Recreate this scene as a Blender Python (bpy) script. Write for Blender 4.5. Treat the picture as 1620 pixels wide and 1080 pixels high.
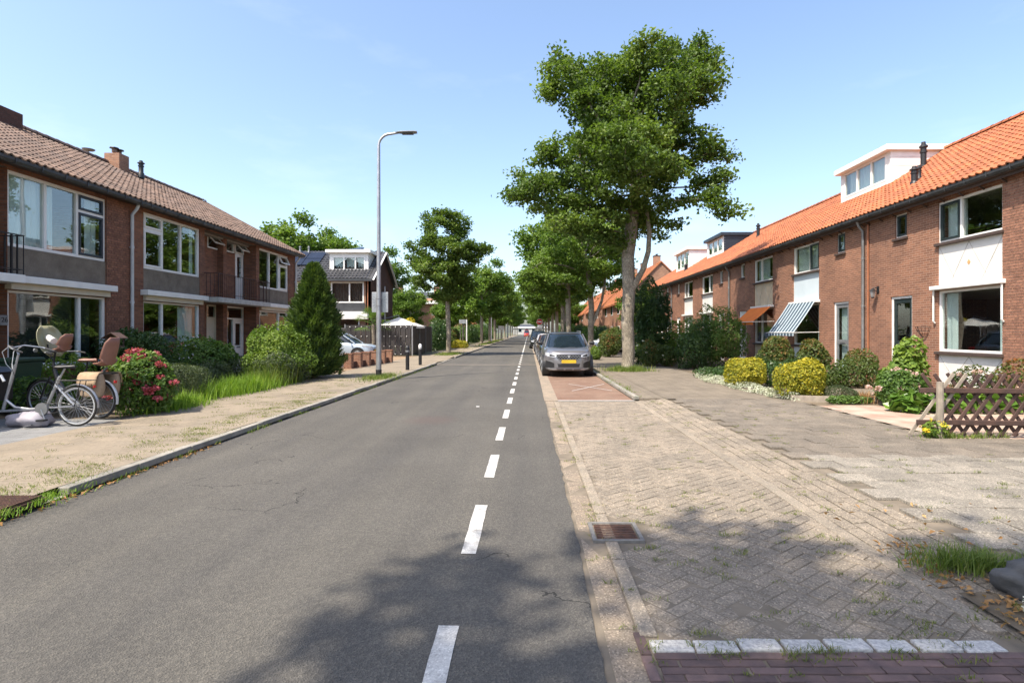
import bpy, math, random
import numpy as np
from mathutils import Vector, Matrix
R = math.radians
rng = np.random.default_rng(7); random.seed(7)
for o in list(bpy.data.objects): bpy.data.objects.remove(o)
SC = bpy.context.scene; COL = SC.collection
# ---------------------------------------------------------------- camera, sky, sun, exposure
cam = bpy.data.cameras.new('camera'); camo = bpy.data.objects.new('camera', cam); COL.objects.link(camo)
cam.sensor_width = 36; cam.lens = 880/1620*36; cam.shift_x = -26/1620; cam.shift_y = -15/1620
cam.clip_start = .05; cam.clip_end = 3000
camo.location = (0, 0, 1.62); camo.rotation_euler = (R(90), 0, 0); SC.camera = camo
W = bpy.data.worlds.new('World'); SC.world = W; W.use_nodes = True
wn = W.node_tree; wb = wn.nodes['Background']
sky = wn.nodes.new('ShaderNodeTexSky'); sky.sky_type = 'NISHITA'; sky.sun_disc = False
SUN_EL, SUN_AZ = 57, 227
sky.sun_elevation = R(SUN_EL); sky.sun_rotation = R(SUN_AZ); sky.altitude = 0
sky.air_density = 1.0; sky.dust_density = 2.3; sky.ozone_density = 1.3
tc = wn.nodes.new('ShaderNodeTexCoord'); mpg = wn.nodes.new('ShaderNodeMapping'); mpg.inputs['Scale'].default_value = (2.2, 2.2, 7); mpg.inputs['Rotation'].default_value = (.25, .1, .6)
cn_ = wn.nodes.new('ShaderNodeTexNoise'); cn_.inputs['Scale'].default_value = 1.6; cn_.inputs['Detail'].default_value = 7; cn_.inputs['Roughness'].default_value = .58
crp = wn.nodes.new('ShaderNodeValToRGB'); crp.color_ramp.elements[0].position = .56; crp.color_ramp.elements[0].color = (0, 0, 0, 1); crp.color_ramp.elements[1].position = .9; crp.color_ramp.elements[1].color = (.3, .3, .3, 1)
hsv = wn.nodes.new('ShaderNodeHueSaturation'); hsv.inputs['Saturation'].default_value = .45; hsv.inputs['Value'].default_value = 1.22; mxw = wn.nodes.new('ShaderNodeMixRGB')
wn.links.new(tc.outputs['Generated'], mpg.inputs[0]); wn.links.new(mpg.outputs[0], cn_.inputs['Vector']); wn.links.new(cn_.outputs['Fac'], crp.inputs[0]); wn.links.new(crp.outputs[0], mxw.inputs[0])
wn.links.new(sky.outputs[0], mxw.inputs[1]); wn.links.new(sky.outputs[0], hsv.inputs['Color']); wn.links.new(hsv.outputs[0], mxw.inputs[2]); wn.links.new(mxw.outputs[0], wb.inputs[0]); wb.inputs[1].default_value = 0.125
sd = bpy.data.lights.new('sun', 'SUN'); sd.energy = 3.1; sd.angle = R(.53); sd.color = (1, .91, .77)
so = bpy.data.objects.new('sun', sd); COL.objects.link(so)
_d = Vector((-math.sin(R(SUN_AZ))*math.cos(R(SUN_EL)), -math.cos(R(SUN_AZ))*math.cos(R(SUN_EL)), -math.sin(R(SUN_EL))))
so.rotation_euler = _d.to_track_quat('-Z', 'Y').to_euler(); so.location = (-8, -8, 30)
vs = SC.view_settings; vs.view_transform = 'Standard'; vs.look = 'None'; vs.exposure = 1.4; vs.gamma = 1
SC.render.engine = 'CYCLES'
# ---------------------------------------------------------------- helpers
WROOT = set()
def tag(o, label=None, cat=None, group=None, kind=None):
    if label: o['label'] = label
    if cat: o['category'] = cat
    if group: o['group'] = group
    if kind: o['kind'] = kind
    return o
def thing(name, label, cat, loc=(0, 0, 0), rz=0, group=None, world=False):
    o = bpy.data.objects.new(name, None); COL.objects.link(o); o.empty_display_size = .2
    o.location = loc; o.rotation_euler = (0, 0, rz)
    if world: WROOT.add(o.name)
    return tag(o, label, cat, group)
def root_of(o):
    while o.parent: o = o.parent
    return o
def copy_tree(o, parent=None):
    c = o.copy(); COL.objects.link(c); c.parent = parent
    for ch in list(o.children): copy_tree(ch, c)
    return c
def link_obj(name, me, parent=None):
    o = bpy.data.objects.new(name, me); COL.objects.link(o)
    if parent: o.parent = parent
    return o
class MB:
    def __init__(s): s.v = []; s.f = []
    def add(s, vs, fs):
        n = len(s.v); s.v += [tuple(p) for p in vs]; s.f += [tuple(i+n for i in f) for f in fs]; return s
    def box(s, x0, x1, y0, y1, z0, z1):
        x0, x1 = min(x0, x1), max(x0, x1); y0, y1 = min(y0, y1), max(y0, y1); z0, z1 = min(z0, z1), max(z0, z1)
        return s.add([(x0,y0,z0),(x1,y0,z0),(x1,y1,z0),(x0,y1,z0),(x0,y0,z1),(x1,y0,z1),(x1,y1,z1),(x0,y1,z1)],
                     [(3,2,1,0),(4,5,6,7),(0,1,5,4),(1,2,6,5),(2,3,7,6),(3,0,4,7)])
    def obox(s, c, size, m):           # oriented box
        m = m.to_3x3(); c = Vector(c); h = Vector(size)/2; vs = []
        for z in (-1, 1):
            for x, y in ((-1,-1),(1,-1),(1,1),(-1,1)): vs.append(c + m @ Vector((x*h.x, y*h.y, z*h.z)))
        return s.add(vs, [(3,2,1,0),(4,5,6,7),(0,1,5,4),(1,2,6,5),(2,3,7,6),(3,0,4,7)])
    def bar(s, a, b, w, t, up=(0, 0, 1)):   # rectangular bar from a to b
        a, b = Vector(a), Vector(b); d = (b-a); L = d.length; d.normalize(); u = Vector(up)
        if abs(d.dot(u)) > .98: u = Vector((0, 1, 0))
        x = d.cross(u).normalized(); z = x.cross(d)
        return s.obox((a+b)/2, (w, L, t), Matrix((x, d, z)).transposed())
    def tube(s, pts, r, seg=8, cap=True):
        pts = [Vector(p) for p in pts]; n = len(pts); rs = r if hasattr(r, '__len__') else [r]*n; vs = []; fs = []; pu = None
        for i, p in enumerate(pts):
            d = (pts[min(i+1, n-1)]-pts[max(i-1, 0)]).normalized()
            if pu is None: pu = Vector((0, 0, 1)) if abs(d.z) < .9 else Vector((1, 0, 0))
            x = pu.cross(d)
            if x.length < 1e-4: x = Vector((0, 1, 0)).cross(d)
            x.normalize(); y = d.cross(x); pu = y
            for k in range(seg):
                a = 2*math.pi*k/seg; vs.append(p + (x*math.cos(a)+y*math.sin(a))*rs[i])
        for i in range(n-1):
            for k in range(seg):
                k2 = (k+1) % seg; fs.append((i*seg+k, i*seg+k2, (i+1)*seg+k2, (i+1)*seg+k))
        if cap: fs += [tuple(range(seg))[::-1], tuple((n-1)*seg+k for k in range(seg))]
        return s.add(vs, fs)
    def lathe(s, prof, seg=16, c=(0, 0, 0)):  # prof: (r,z)
        return s.tube2([(Vector((c[0], c[1], c[2]+z)), r) for r, z in prof], seg)
    def tube2(s, pr, seg):
        vs = []; fs = []
        for p, r in pr:
            for k in range(seg): a = 2*math.pi*k/seg; vs.append((p.x+r*math.cos(a), p.y+r*math.sin(a), p.z))
        for i in range(len(pr)-1):
            for k in range(seg): k2 = (k+1) % seg; fs.append((i*seg+k, i*seg+k2, (i+1)*seg+k2, (i+1)*seg+k))
        fs += [tuple(range(seg))[::-1], tuple((len(pr)-1)*seg+k for k in range(seg))]
        return s.add(vs, fs)
    def torus(s, c, axis, Rr, r, seg=28, ss=6):
        c = Vector(c); ax = Vector(axis).normalized(); u = ax.orthogonal().normalized(); w = ax.cross(u); vs = []; fs = []
        for i in range(seg):
            a = 2*math.pi*i/seg; e = u*math.cos(a)+w*math.sin(a)
            for k in range(ss):
                b = 2*math.pi*k/ss; vs.append(c + e*(Rr+r*math.cos(b)) + ax*r*math.sin(b))
        for i in range(seg):
            for k in range(ss):
                i2, k2 = (i+1) % seg, (k+1) % ss; fs.append((i*ss+k, i2*ss+k, i2*ss+k2, i*ss+k2))
        return s.add(vs, fs)
    def prism(s, poly, d):      # polygon points (3D) extruded by vector d
        n = len(poly); d = Vector(d); p = [Vector(q) for q in poly]; vs = p+[q+d for q in p]
        fs = [tuple(range(n))[::-1], tuple(range(n, 2*n))]+[(i, (i+1) % n, n+(i+1) % n, n+i) for i in range(n)]
        return s.add(vs, fs)
    def loft(s, loops, close=True, cap=True):
        n = len(loops[0]); vs = [p for l in loops for p in l]; fs = []
        for i in range(len(loops)-1):
            for k in range(n if close else n-1): k2 = (k+1) % n; fs.append((i*n+k, i*n+k2, (i+1)*n+k2, (i+1)*n+k))
        if cap: fs += [tuple(range(n))[::-1], tuple((len(loops)-1)*n+k for k in range(n))]
        return s.add(vs, fs)
    def build(s, name, mat, parent=None, smooth=False, bevel=0, kind=None):
        me = bpy.data.meshes.new(name); vs = s.v
        if parent is not None:
            rt = root_of(parent)
            if rt.name in WROOT: l = rt.location; vs = [(a-l.x, b-l.y, c-l.z) for a, b, c in vs]
        me.from_pydata(vs, [], s.f); me.update()
        if mat: me.materials.append(mat)
        if smooth:
            me.polygons.foreach_set('use_smooth', [True]*len(me.polygons))
            try: me.set_sharp_from_angle(angle=R(38))
            except Exception: pass
        o = link_obj(name, me, parent)
        if bevel:
            b = o.modifiers.new('b', 'BEVEL'); b.width = bevel; b.segments = 2; b.limit_method = 'ANGLE'
        if kind: o['kind'] = kind
        return o
def np_mesh(name, verts, faces, mat, parent=None, rnd=None, kind=None, smooth=False):
    """verts (n,3) array, faces (m,k) array of equal-sized faces"""
    me = bpy.data.meshes.new(name); verts = np.asarray(verts, np.float32)
    if parent is not None and root_of(parent).name in WROOT: verts = verts-np.array(root_of(parent).location, np.float32)
    faces = np.asarray(faces, np.int32); m, k = faces.shape
    me.vertices.add(len(verts)); me.vertices.foreach_set('co', verts.ravel())
    me.loops.add(m*k); me.loops.foreach_set('vertex_index', faces.ravel())
    me.polygons.add(m); me.polygons.foreach_set('loop_start', np.arange(0, m*k, k, dtype=np.int32))
    me.polygons.foreach_set('loop_total', np.full(m, k, np.int32))
    me.update(calc_edges=True)
    if smooth: me.shade_smooth()
    else: me.shade_flat()
    if rnd is not None:
        at = me.attributes.new('rnd', 'FLOAT', 'POINT'); at.data.foreach_set('value', np.asarray(rnd, np.float32))
    if mat: me.materials.append(mat)
    o = link_obj(name, me, parent)
    if kind: o['kind'] = kind
    return o
# ---------------------------------------------------------------- materials
class NT:
    def __init__(s, name):
        s.m = bpy.data.materials.new(name); s.m.use_nodes = True; s.t = s.m.node_tree; s.b = s.t.nodes['Principled BSDF']; s.out = s.t.nodes['Material Output']
    def n(s, typ, **kw):
        nd = s.t.nodes.new('ShaderNode'+typ)
        for k, v in kw.items():
            if k[0] == '_': nd.inputs[k[1:].replace('_', ' ')].default_value = v
            else: setattr(nd, k, v)
        return nd
    def l(s, a, b): s.t.links.new(a, b)
    def pos(s): return s.n('NewGeometry').outputs['Position']
    def noise(s, scale, detail=4, rough=.6, vec=None):
        nd = s.n('TexNoise', _Scale=scale, _Detail=detail, _Roughness=rough); s.l(vec if vec else s.pos(), nd.inputs['Vector']); return nd.outputs['Fac']
    def ramp(s, fac, stops):
        nd = s.n('ValToRGB'); e = nd.color_ramp.elements
        while len(e) < len(stops): e.new(.5)
        for i, (p, c) in enumerate(stops): e[i].position = p; e[i].color = (*c, 1) if len(c) == 3 else c
        s.l(fac, nd.inputs[0]); return nd.outputs[0]
    def mix(s, fac, a, b, typ='MIX'):
        nd = s.n('MixRGB', blend_type=typ)
        for i, v in zip((0, 1, 2), (fac, a, b)):
            if hasattr(v, 'is_linked'): s.l(v, nd.inputs[i])
            else: nd.inputs[i].default_value = v if i == 0 else (*v, 1)
        return nd.outputs[0]
    def math(s, op, a, b=None, c=None):
        nd = s.n('Math', operation=op)
        for i, v in enumerate((a, b, c)):
            if v is None: continue
            if hasattr(v, 'is_linked'): s.l(v, nd.inputs[i])
            else: nd.inputs[i].default_value = v
        return nd.outputs[0]
    def bump(s, h, strength=.4, dist=.01):
        nd = s.n('Bump', _Strength=strength, _Distance=dist); s.l(h, nd.inputs['Height']); s.l(nd.outputs[0], s.b.inputs['Normal'])
    def island(s):
        g = s.n('NewGeometry').outputs['Random Per Island']; o = s.n('ObjectInfo').outputs['Random']
        return s.math('FRACT', s.math('ADD', g, o))
    def base(s, c): s.l(c, s.b.inputs['Base Color'])
def sm(name, c1, c2=None, ns=3., rough=.75, bump=0, bs=60., isl=0, metal=0, spec=.5, lo=.35, hi=.65, coat=0, dirt=None, speck=0):
    """general surface: two-tone noise, value jitter per piece, fine bump"""
    t = NT(name); c2 = c2 or tuple(min(1, x*.75) for x in c1)
    col = t.ramp(t.noise(ns, 5), [(lo, c1), (hi, c2)])
    if dirt: col = t.mix(t.ramp(t.noise(dirt[1], 6, .7), [(.52, (0, 0, 0)), (.72, (dirt[2],)*3)]), col, dirt[0])
    if speck:
        vo = t.n('TexVoronoi', feature='F1', _Scale=105.); t.l(t.pos(), vo.inputs['Vector']); col = t.mix(1, col, t.ramp(vo.outputs['Color'], [(.12, (1-speck*.75,)*3), (.45, (.97,)*3), (.7, (1.03,)*3), (.93, (1+speck*1.5,)*3)]), 'MULTIPLY')
    if isl:
        v = t.math('MULTIPLY_ADD', t.island(), 2*isl, 1-isl); hs = t.n('HueSaturation'); t.l(v, hs.inputs['Value']); t.l(col, hs.inputs['Color']); col = hs.outputs[0]
    t.base(col); t.b.inputs['Roughness'].default_value = rough; t.b.inputs['Metallic'].default_value = metal
    t.b.inputs['Specular IOR Level'].default_value = spec; t.b.inputs['Coat Weight'].default_value = coat
    if bump: t.bump(t.noise(bs, 4, .7), bump, .01)
    return t.m
def brickmat(name, ca, cb, cm, msize=.011, bump=.6, rough=.85):
    t = NT(name); g = t.n('SeparateXYZ'); t.l(t.pos(), g.inputs[0])
    cx = t.n('CombineXYZ'); t.l(t.math('ADD', g.outputs[0], g.outputs[1]), cx.inputs[0]); t.l(g.outputs[2], cx.inputs[1])
    b = t.n('TexBrick', offset=.5, _Scale=1.0); b.inputs['Mortar Size'].default_value = msize*.5; b.inputs['Mortar Smooth'].default_value = .25
    b.inputs['Brick Width'].default_value = .22; b.inputs['Row Height'].default_value = .0625; b.inputs['Bias'].default_value = -.1
    b.inputs['Color1'].default_value = (*ca, 1); b.inputs['Color2'].default_value = (*cb, 1); b.inputs['Mortar'].default_value = (*cm, 1)
    t.l(cx.outputs[0], b.inputs['Vector'])
    big = t.ramp(t.noise(.8, 5, .65), [(.3, (.72, .72, .74)), (.7, (1.12, 1.08, 1.05))])
    fine = t.ramp(t.noise(35, 3, .7), [(.25, (.8, .8, .8)), (.75, (1.15, 1.15, 1.15))])
    t.base(t.mix(1, t.mix(1, b.outputs['Color'], big, 'MULTIPLY'), fine, 'MULTIPLY'))
    t.b.inputs['Roughness'].default_value = rough; t.b.inputs['Specular IOR Level'].default_value = .25
    h = t.math('SUBTRACT', t.math('MULTIPLY', t.noise(90, 3), .35), b.outputs['Fac']); t.bump(h, bump, .008)
    return t.m
def leafmat(name, ca, cb, cc=None, trans=.35, rough=.5):
    t = NT(name); a = t.n('Attribute', attribute_name='rnd')
    st = [(0, ca), (1, cb)] if cc is None else [(0, ca), (.6, cb), (1, cc)]
    col = t.ramp(a.outputs['Fac'], st); t.base(col); t.b.inputs['Roughness'].default_value = rough; t.b.inputs['Specular IOR Level'].default_value = .35
    tr = t.n('BsdfTranslucent'); t.l(t.mix(1, col, (1.25, 1.35, .6), 'MULTIPLY'), tr.inputs[0])
    mx = t.n('MixShader', _Fac=trans); t.l(t.b.outputs[0], mx.inputs[1]); t.l(tr.outputs[0], mx.inputs[2]); t.l(mx.outputs[0], t.out.inputs[0])
    return t.m
def glassmat(name, tint=(.9, .95, .94), f0=.13):
    t = NT(name); lw = t.n('LayerWeight', _Blend=.5); ff = t.math('MULTIPLY_ADD', t.math('POWER', lw.outputs['Facing'], 4.), 1-f0, f0); tr = t.n('BsdfTransparent'); tr.inputs[0].default_value = (*tint, 1)
    g = t.n('BsdfGlossy'); g.inputs['Roughness'].default_value = .012
    nb = t.n('Bump', _Strength=.025, _Distance=.05); t.l(t.noise(1.6, 1), nb.inputs['Height']); t.l(nb.outputs[0], g.inputs['Normal'])
    mx = t.n('MixShader'); t.l(ff, mx.inputs[0]); t.l(tr.outputs[0], mx.inputs[1]); t.l(g.outputs[0], mx.inputs[2]); t.l(mx.outputs[0], t.out.inputs[0])
    return t.m
def asphalt():
    t = NT('asphalt')
    c = t.ramp(t.noise(.55, 6, .65), [(.3, (.084, .079, .071)), (.7, (.108, .102, .092))])
    sp = t.n('TexVoronoi', feature='F1', _Scale=95.); t.l(t.pos(), sp.inputs['Vector'])
    c = t.mix(1, c, t.ramp(sp.outputs['Color'], [(.15, (.72, .72, .72)), (.6, (1., 1., 1.)), (.92, (1.38, 1.36, 1.3))]), 'MULTIPLY')
    # worn wheel tracks and oily patches run along the road
    mp = t.n('Mapping'); mp.inputs['Scale'].default_value = (1.1, .06, 1); t.l(t.pos(), mp.inputs[0])
    c = t.mix(1, c, t.ramp(t.noise(1.4, 3, .5, mp.outputs[0]), [(.3, (.82, .82, .84)), (.7, (1.14, 1.12, 1.08))]), 'MULTIPLY')
    # hairline cracks only in a few places
    cr = t.n('TexVoronoi', feature='DISTANCE_TO_EDGE', _Scale=1.15)
    dv = t.n('VectorMath', operation='ADD'); nz = t.n('TexNoise', _Scale=5., _Detail=4.); t.l(t.pos(), nz.inputs['Vector'])
    scl = t.n('VectorMath', operation='SCALE'); scl.inputs['Scale'].default_value = .28; t.l(nz.outputs['Color'], scl.inputs[0])
    t.l(t.pos(), dv.inputs[0]); t.l(scl.outputs[0], dv.inputs[1]); t.l(dv.outputs[0], cr.inputs['Vector'])
    line = t.math('LESS_THAN', cr.outputs['Distance'], .006); where = t.math('GREATER_THAN', t.noise(.45, 2), .585)
    crack = t.math('MULTIPLY', line, where); c = t.mix(crack, c, (.025, .024, .022))
    # reddish worn patch over an old trench
    g = t.n('VectorMath', operation='DISTANCE'); g.inputs[1].default_value = (-1.65, 10.3, 0); t.l(dv.outputs[0], g.inputs[0])
    c = t.mix(t.ramp(g.outputs['Value'], [(.25, (.55,)*3), (.62, (0, 0, 0))]), c, (.095, .07, .062))
    t.base(c); t.b.inputs['Roughness'].default_value = .85; t.b.inputs['Specular IOR Level'].default_value = .3
    t.bump(t.math('ADD', t.math('MULTIPLY', sp.outputs['Distance'], 1.3), t.noise(150, 2)), .55, .008)
    return t.m
def tilemat(name, c1, c2, cj, w, h, off=.5, sand=None, sandamt=.5, rot=0, msize=.006):
    t = NT(name); mp = t.n('Mapping'); mp.inputs['Rotation'].default_value = (0, 0, rot); t.l(t.pos(), mp.inputs[0])
    b = t.n('TexBrick', offset=off, _Scale=1.0); b.inputs['Mortar Size'].default_value = msize; b.inputs['Mortar Smooth'].default_value = .4
    b.inputs['Brick Width'].default_value = w; b.inputs['Row Height'].default_value = h
    b.inputs['Color1'].default_value = (*c1, 1); b.inputs['Color2'].default_value = (*c2, 1); b.inputs['Mortar'].default_value = (*cj, 1); t.l(mp.outputs[0], b.inputs['Vector'])
    c = t.mix(1, b.outputs['Color'], t.ramp(t.noise(130, 2, .7), [(.3, (.72, .72, .72)), (.7, (1.25, 1.25, 1.25))]), 'MULTIPLY')
    c = t.mix(1, c, t.ramp(t.noise(1.3, 6, .7), [(.3, (.78, .78, .78)), (.7, (1.15, 1.15, 1.15))]), 'MULTIPLY')
    if sand: c = t.mix(1, c, t.ramp(t.noise(22, 5, .75), [(.3, (.7, .7, .7)), (.7, (1.25, 1.22, 1.18))]), 'MULTIPLY'); c = t.mix(t.ramp(t.noise(.9, 6, .68), [(.38, (0, 0, 0)), (.62, (sandamt,)*3)]), c, sand)
    t.base(c); t.b.inputs['Roughness'].default_value = .9; t.b.inputs['Specular IOR Level'].default_value = .2
    t.bump(t.math('SUBTRACT', t.math('MULTIPLY', t.noise(110, 3, .7), .6), t.math('MULTIPLY', b.outputs['Fac'], .7)), .5, .008)
    return t.m
def stripemat(name, a, b, axis, period, duty=.5):
    t = NT(name); g = t.n('SeparateXYZ'); t.l(t.pos(), g.inputs[0])
    f = t.math('FRACT', t.math('DIVIDE', g.outputs[axis], period)); t.base(t.mix(t.math('GREATER_THAN', f, duty), a, b)); t.b.inputs['Roughness'].default_value = .8
    return t.m
M = {}
M['asphalt'] = asphalt()
M['strip'] = sm('repair_strip', (.2, .17, .13), (.14, .125, .11), 6, .9, .4, 120)
M['soil'] = sm('soil', (.17, .13, .085), (.09, .07, .045), 2.5, .95, .5, 40)
M['field'] = sm('ground_far', (.12, .12, .06), (.07, .085, .035), .6, .95, .3, 20)
M['kerb'] = sm('kerb_concrete', (.3, .275, .235), (.19, .18, .155), 5, .9, .35, 90, .1)
M['gutter_stone'] = sm('gutter_stone', (.28, .22, .16), (.2, .165, .125), 3, .9, .8, 95, .1, speck=.5, dirt=((.15, .12, .09), 4, .6))
M['pale_stone'] = sm('pale_stone', (.295, .244, .184), (.22, .187, .146), 3, .9, .8, 95, .1, speck=.45, dirt=((.17, .14, .105), 5, .6))
M['paver'] = sm('grey_paver', (.275, .226, .17), (.195, .164, .127), 1.8, .9, .9, 95, .08, speck=.55, dirt=((.15, .125, .095), 3.2, .6))
M['joint'] = sm('sandy_joint', (.2, .162, .118), (.12, .1, .074), 5, .95, .4, 60)
M['slab'] = sm('pale_slab', (.27, .238, .192), (.19, .17, .14), 2.5, .9, .8, 95, .13, speck=.55, dirt=((.16, .14, .11), 4, .6))
M['oldtile'] = sm('old_tile', (.19, .158, .122), (.14, .119, .094), 2.2, .9, .8, 95, .12, speck=.5, dirt=((.1, .088, .07), 3, .6))
M['path_far'] = tilemat('old_tiles_far', (.2, .168, .128), (.17, .143, .112), (.1, .085, .068), .3, .3, 0)
M['leftpave'] = tilemat('sandy_pavement', (.25, .21, .16), (.215, .185, .145), (.17, .14, .1), .3, .3, .5, (.29, .24, .18), .5, 0, .008)
M['drive'] = tilemat('brick_drive', (.3, .2, .13), (.25, .17, .115), (.17, .13, .09), .21, .105, .5, (.34, .26, .175), .6)
M['bay'] = tilemat('bay_brick', (.215, .13, .095), (.18, .108, .082), (.15, .115, .085), .2, .1, .5, (.26, .19, .14), .45)
M['greypave'] = tilemat('grey_tiles', (.25, .25, .245), (.21, .21, .21), (.12, .115, .1), .3, .3, .5)
M['gravel'] = sm('gravel_drive', (.42, .34, .27), (.3, .19, .14), 2.2, .95, .8, 55)
M['purple'] = sm('purple_brick', (.14, .088, .078), (.085, .057, .054), 9, .8, .35, 90, .28)
M['granite'] = sm('granite_sett', (.52, .5, .47), (.27, .265, .26), 60, .8, .3, 120, .1)
M['paint'] = sm('road_paint', (.54, .525, .49), (.43, .415, .39), 7, .7, .4, 120, speck=.25, dirt=((.17, .16, .15), 11, .9))
M['rust'] = sm('rusty_iron', (.12, .06, .04), (.06, .035, .028), 25, .75, .4, 90, metal=.3)
M['iron_edge'] = sm('iron_edge', (.2, .19, .175), (.13, .12, .11), 20, .7, .3, 90)
M['brickL'] = brickmat('brown_brick', (.285, .128, .075), (.18, .082, .053), (.18, .14, .11))
M['brickR'] = brickmat('red_brick', (.29, .14, .088), (.195, .095, .064), (.4, .3, .225))
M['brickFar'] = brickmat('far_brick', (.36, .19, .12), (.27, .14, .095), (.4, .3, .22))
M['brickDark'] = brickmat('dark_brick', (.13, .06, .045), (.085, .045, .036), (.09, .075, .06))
M['bpieceR'] = sm('red_brick_piece', (.3, .145, .09), (.2, .095, .063), 14, .85, .4, 110, .2)
M['bpieceL'] = sm('brown_brick_piece', (.285, .125, .073), (.175, .078, .052), 14, .85, .4, 110, .22)
M['mortarR'] = sm('mortar_pale', (.45, .34, .255), (.36, .275, .21), 20, .95, .3, 100)
M['mortarL'] = sm('mortar_dark', (.12, .092, .07), (.08, .062, .05), 20, .95, .3, 100)
M['white'] = sm('white_paint', (.8, .79, .76), (.72, .71, .68), 3, .45, .05, 60)
M['whitepanel'] = sm('white_panel', (.72, .7, .665), (.64, .625, .595), 1.5, .5, .06, 30)
M['bluepanel'] = sm('pale_blue_panel', (.56, .63, .68), (.5, .58, .63), 1.5, .5, .06, 30)
M['beigepanel'] = sm('beige_panel', (.62, .5, .34), (.52, .42, .29), 4, .6, .1, 30)
M['line'] = sm('panel_groove', (.5, .48, .44), None, 3, .7)
M['ochre'] = sm('ochre_lozenge', (.62, .36, .15), None, 3, .7)
M['cream'] = sm('cream_paint', (.6, .54, .42), (.52, .47, .37), 3, .5)
M['darkgreen'] = sm('dark_green_paint', (.022, .034, .034), (.015, .024, .025), 3, .35)
M['darkblue'] = sm('dark_blue_paint', (.025, .035, .05), None, 3, .4)
M['black'] = sm('black_metal', (.018, .018, .02), None, 6, .45)
M['rubber'] = sm('rubber', (.022, .022, .022), (.035, .034, .032), 8, .85)
M['gutter'] = sm('zinc_gutter', (.07, .073, .077), (.045, .048, .052), 4, .5, metal=.3)
M['zinc'] = sm('zinc_pipe', (.26, .265, .27), (.19, .195, .2), 5, .5, metal=.4)
M['pipewhite'] = sm('white_pipe', (.6, .62, .64), (.5, .52, .54), 4, .45)
M['copper'] = sm('brown_pipe', (.33, .13, .06), (.27, .1, .05), 4, .6)
M['soffit'] = sm('brown_soffit', (.075, .045, .033), (.05, .032, .025), 4, .7)
M['sill'] = sm('dark_sill', (.075, .048, .04), (.05, .035, .03), 12, .7, .2)
M['rib'] = None
t = NT('ribbed_concrete'); g = t.n('SeparateXYZ'); t.l(t.pos(), g.inputs[0]); fr = t.math('FRACT', t.math('MULTIPLY', g.outputs[1], 14.)); 
t.base(t.mix(1, t.ramp(t.noise(3, 6, .7), [(.3, (.13, .105, .08)), (.7, (.22, .185, .145))]), t.ramp(t.noise(70, 2), [(.3, (.75,)*3), (.7, (1.15,)*3)]), 'MULTIPLY')); t.b.inputs['Roughness'].default_value = .95
t.bump(t.math('ADD', t.math('LESS_THAN', fr, .2), t.math('MULTIPLY', t.noise(120, 2), .5)), -.6, .012); M['rib'] = t.m
M['tileL'] = sm('brown_pantile', (.195, .122, .086), (.125, .084, .066), 1.6, .75, .25, 60, .2, dirt=((.14, .12, .09), 5, .55))
M['tileR'] = sm('orange_pantile', (.385, .122, .042), (.28, .084, .032), 1.3, .62, .2, 60, .2, dirt=((.17, .085, .045), 3, .6))
M['tileD'] = sm('slate_pantile', (.06, .06, .064), (.04, .04, .044), 2, .45, .2, 60, .15)
M['tileFar'] = sm('orange_roof_far', (.5, .19, .075), (.4, .14, .06), .8, .7, .2, 30, .12)
M['solar'] = sm('solar_panel', (.012, .016, .03), None, 3, .15)
M['glass'] = glassmat('window_glass')
M['carglass'] = sm('car_glass', (.012, .02, .028), None, 3, .05, spec=.8)
M['curtain'] = sm('net_curtain', (.72, .76, .74), (.62, .66, .65), 1.5, .9)
M['blind'] = stripemat('slatted_blind', (.035, .033, .03), (.012, .012, .012), 2, .05, .3)
M['drape'] = sm('dark_drape', (.1, .085, .075), (.05, .042, .038), 6, .9)
M['room'] = sm('room_wall', (.3, .28, .25), (.24, .22, .2), 1, .9)
M['steel'] = sm('galvanised_steel', (.4, .41, .42), (.31, .32, .34), 4, .42, metal=.65, dirt=((.25, .25, .24), 8, .4))
M['silver'] = sm('silver_paint', (.4, .41, .43), (.31, .32, .34), 3, .32, metal=.5)
M['bark'] = None
t = NT('maple_bark'); mp = t.n('Mapping'); mp.inputs['Scale'].default_value = (1, 1, .35); t.l(t.pos(), mp.inputs[0]); v = t.n('TexVoronoi', feature='DISTANCE_TO_EDGE', _Scale=16.); t.l(mp.outputs[0], v.inputs['Vector'])
c = t.ramp(t.noise(2.6, 6, .7), [(.3, (.14, .115, .085)), (.5, (.29, .25, .19)), (.75, (.42, .38, .31))])
c = t.mix(t.ramp(v.outputs['Distance'], [(.02, (.6,)*3), (.16, (0, 0, 0))]), c, (.1, .08, .058)); c = t.mix(t.ramp(t.noise(7, 4), [(.6, (0,)*3), (.7, (.4,)*3)]), c, (.2, .21, .12))
t.base(c); t.b.inputs['Roughness'].default_value = .95; t.bump(t.math('ADD', v.outputs['Distance'], t.math('MULTIPLY', t.noise(40, 4), .5)), .8, .03); M['bark'] = t.m
M['twig'] = sm('twig', (.1, .075, .045), (.06, .05, .03), 8, .9)
M['leaf'] = leafmat('maple_leaf', (.06, .105, .02), (.125, .19, .034), (.22, .28, .06), .4)
M['leaf2'] = leafmat('street_leaf', (.07, .13, .02), (.14, .22, .036), (.23, .3, .06), .4)
M['leafy'] = leafmat('young_leaf', (.09, .17, .02), (.16, .25, .035), (.24, .32, .05))
M['ldark'] = leafmat('laurel_leaf', (.025, .058, .018), (.055, .105, .028), (.11, .165, .045), .3, .35)
M['lmid'] = leafmat('shrub_leaf', (.06, .12, .026), (.12, .2, .042), (.21, .28, .07))
M['lbright'] = leafmat('bright_leaf', (.09, .16, .025), (.17, .25, .04), (.28, .36, .07))
M['lconifer'] = leafmat('conifer_spray', (.035, .07, .018), (.08, .13, .026), (.16, .22, .04), .25, .6)
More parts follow.
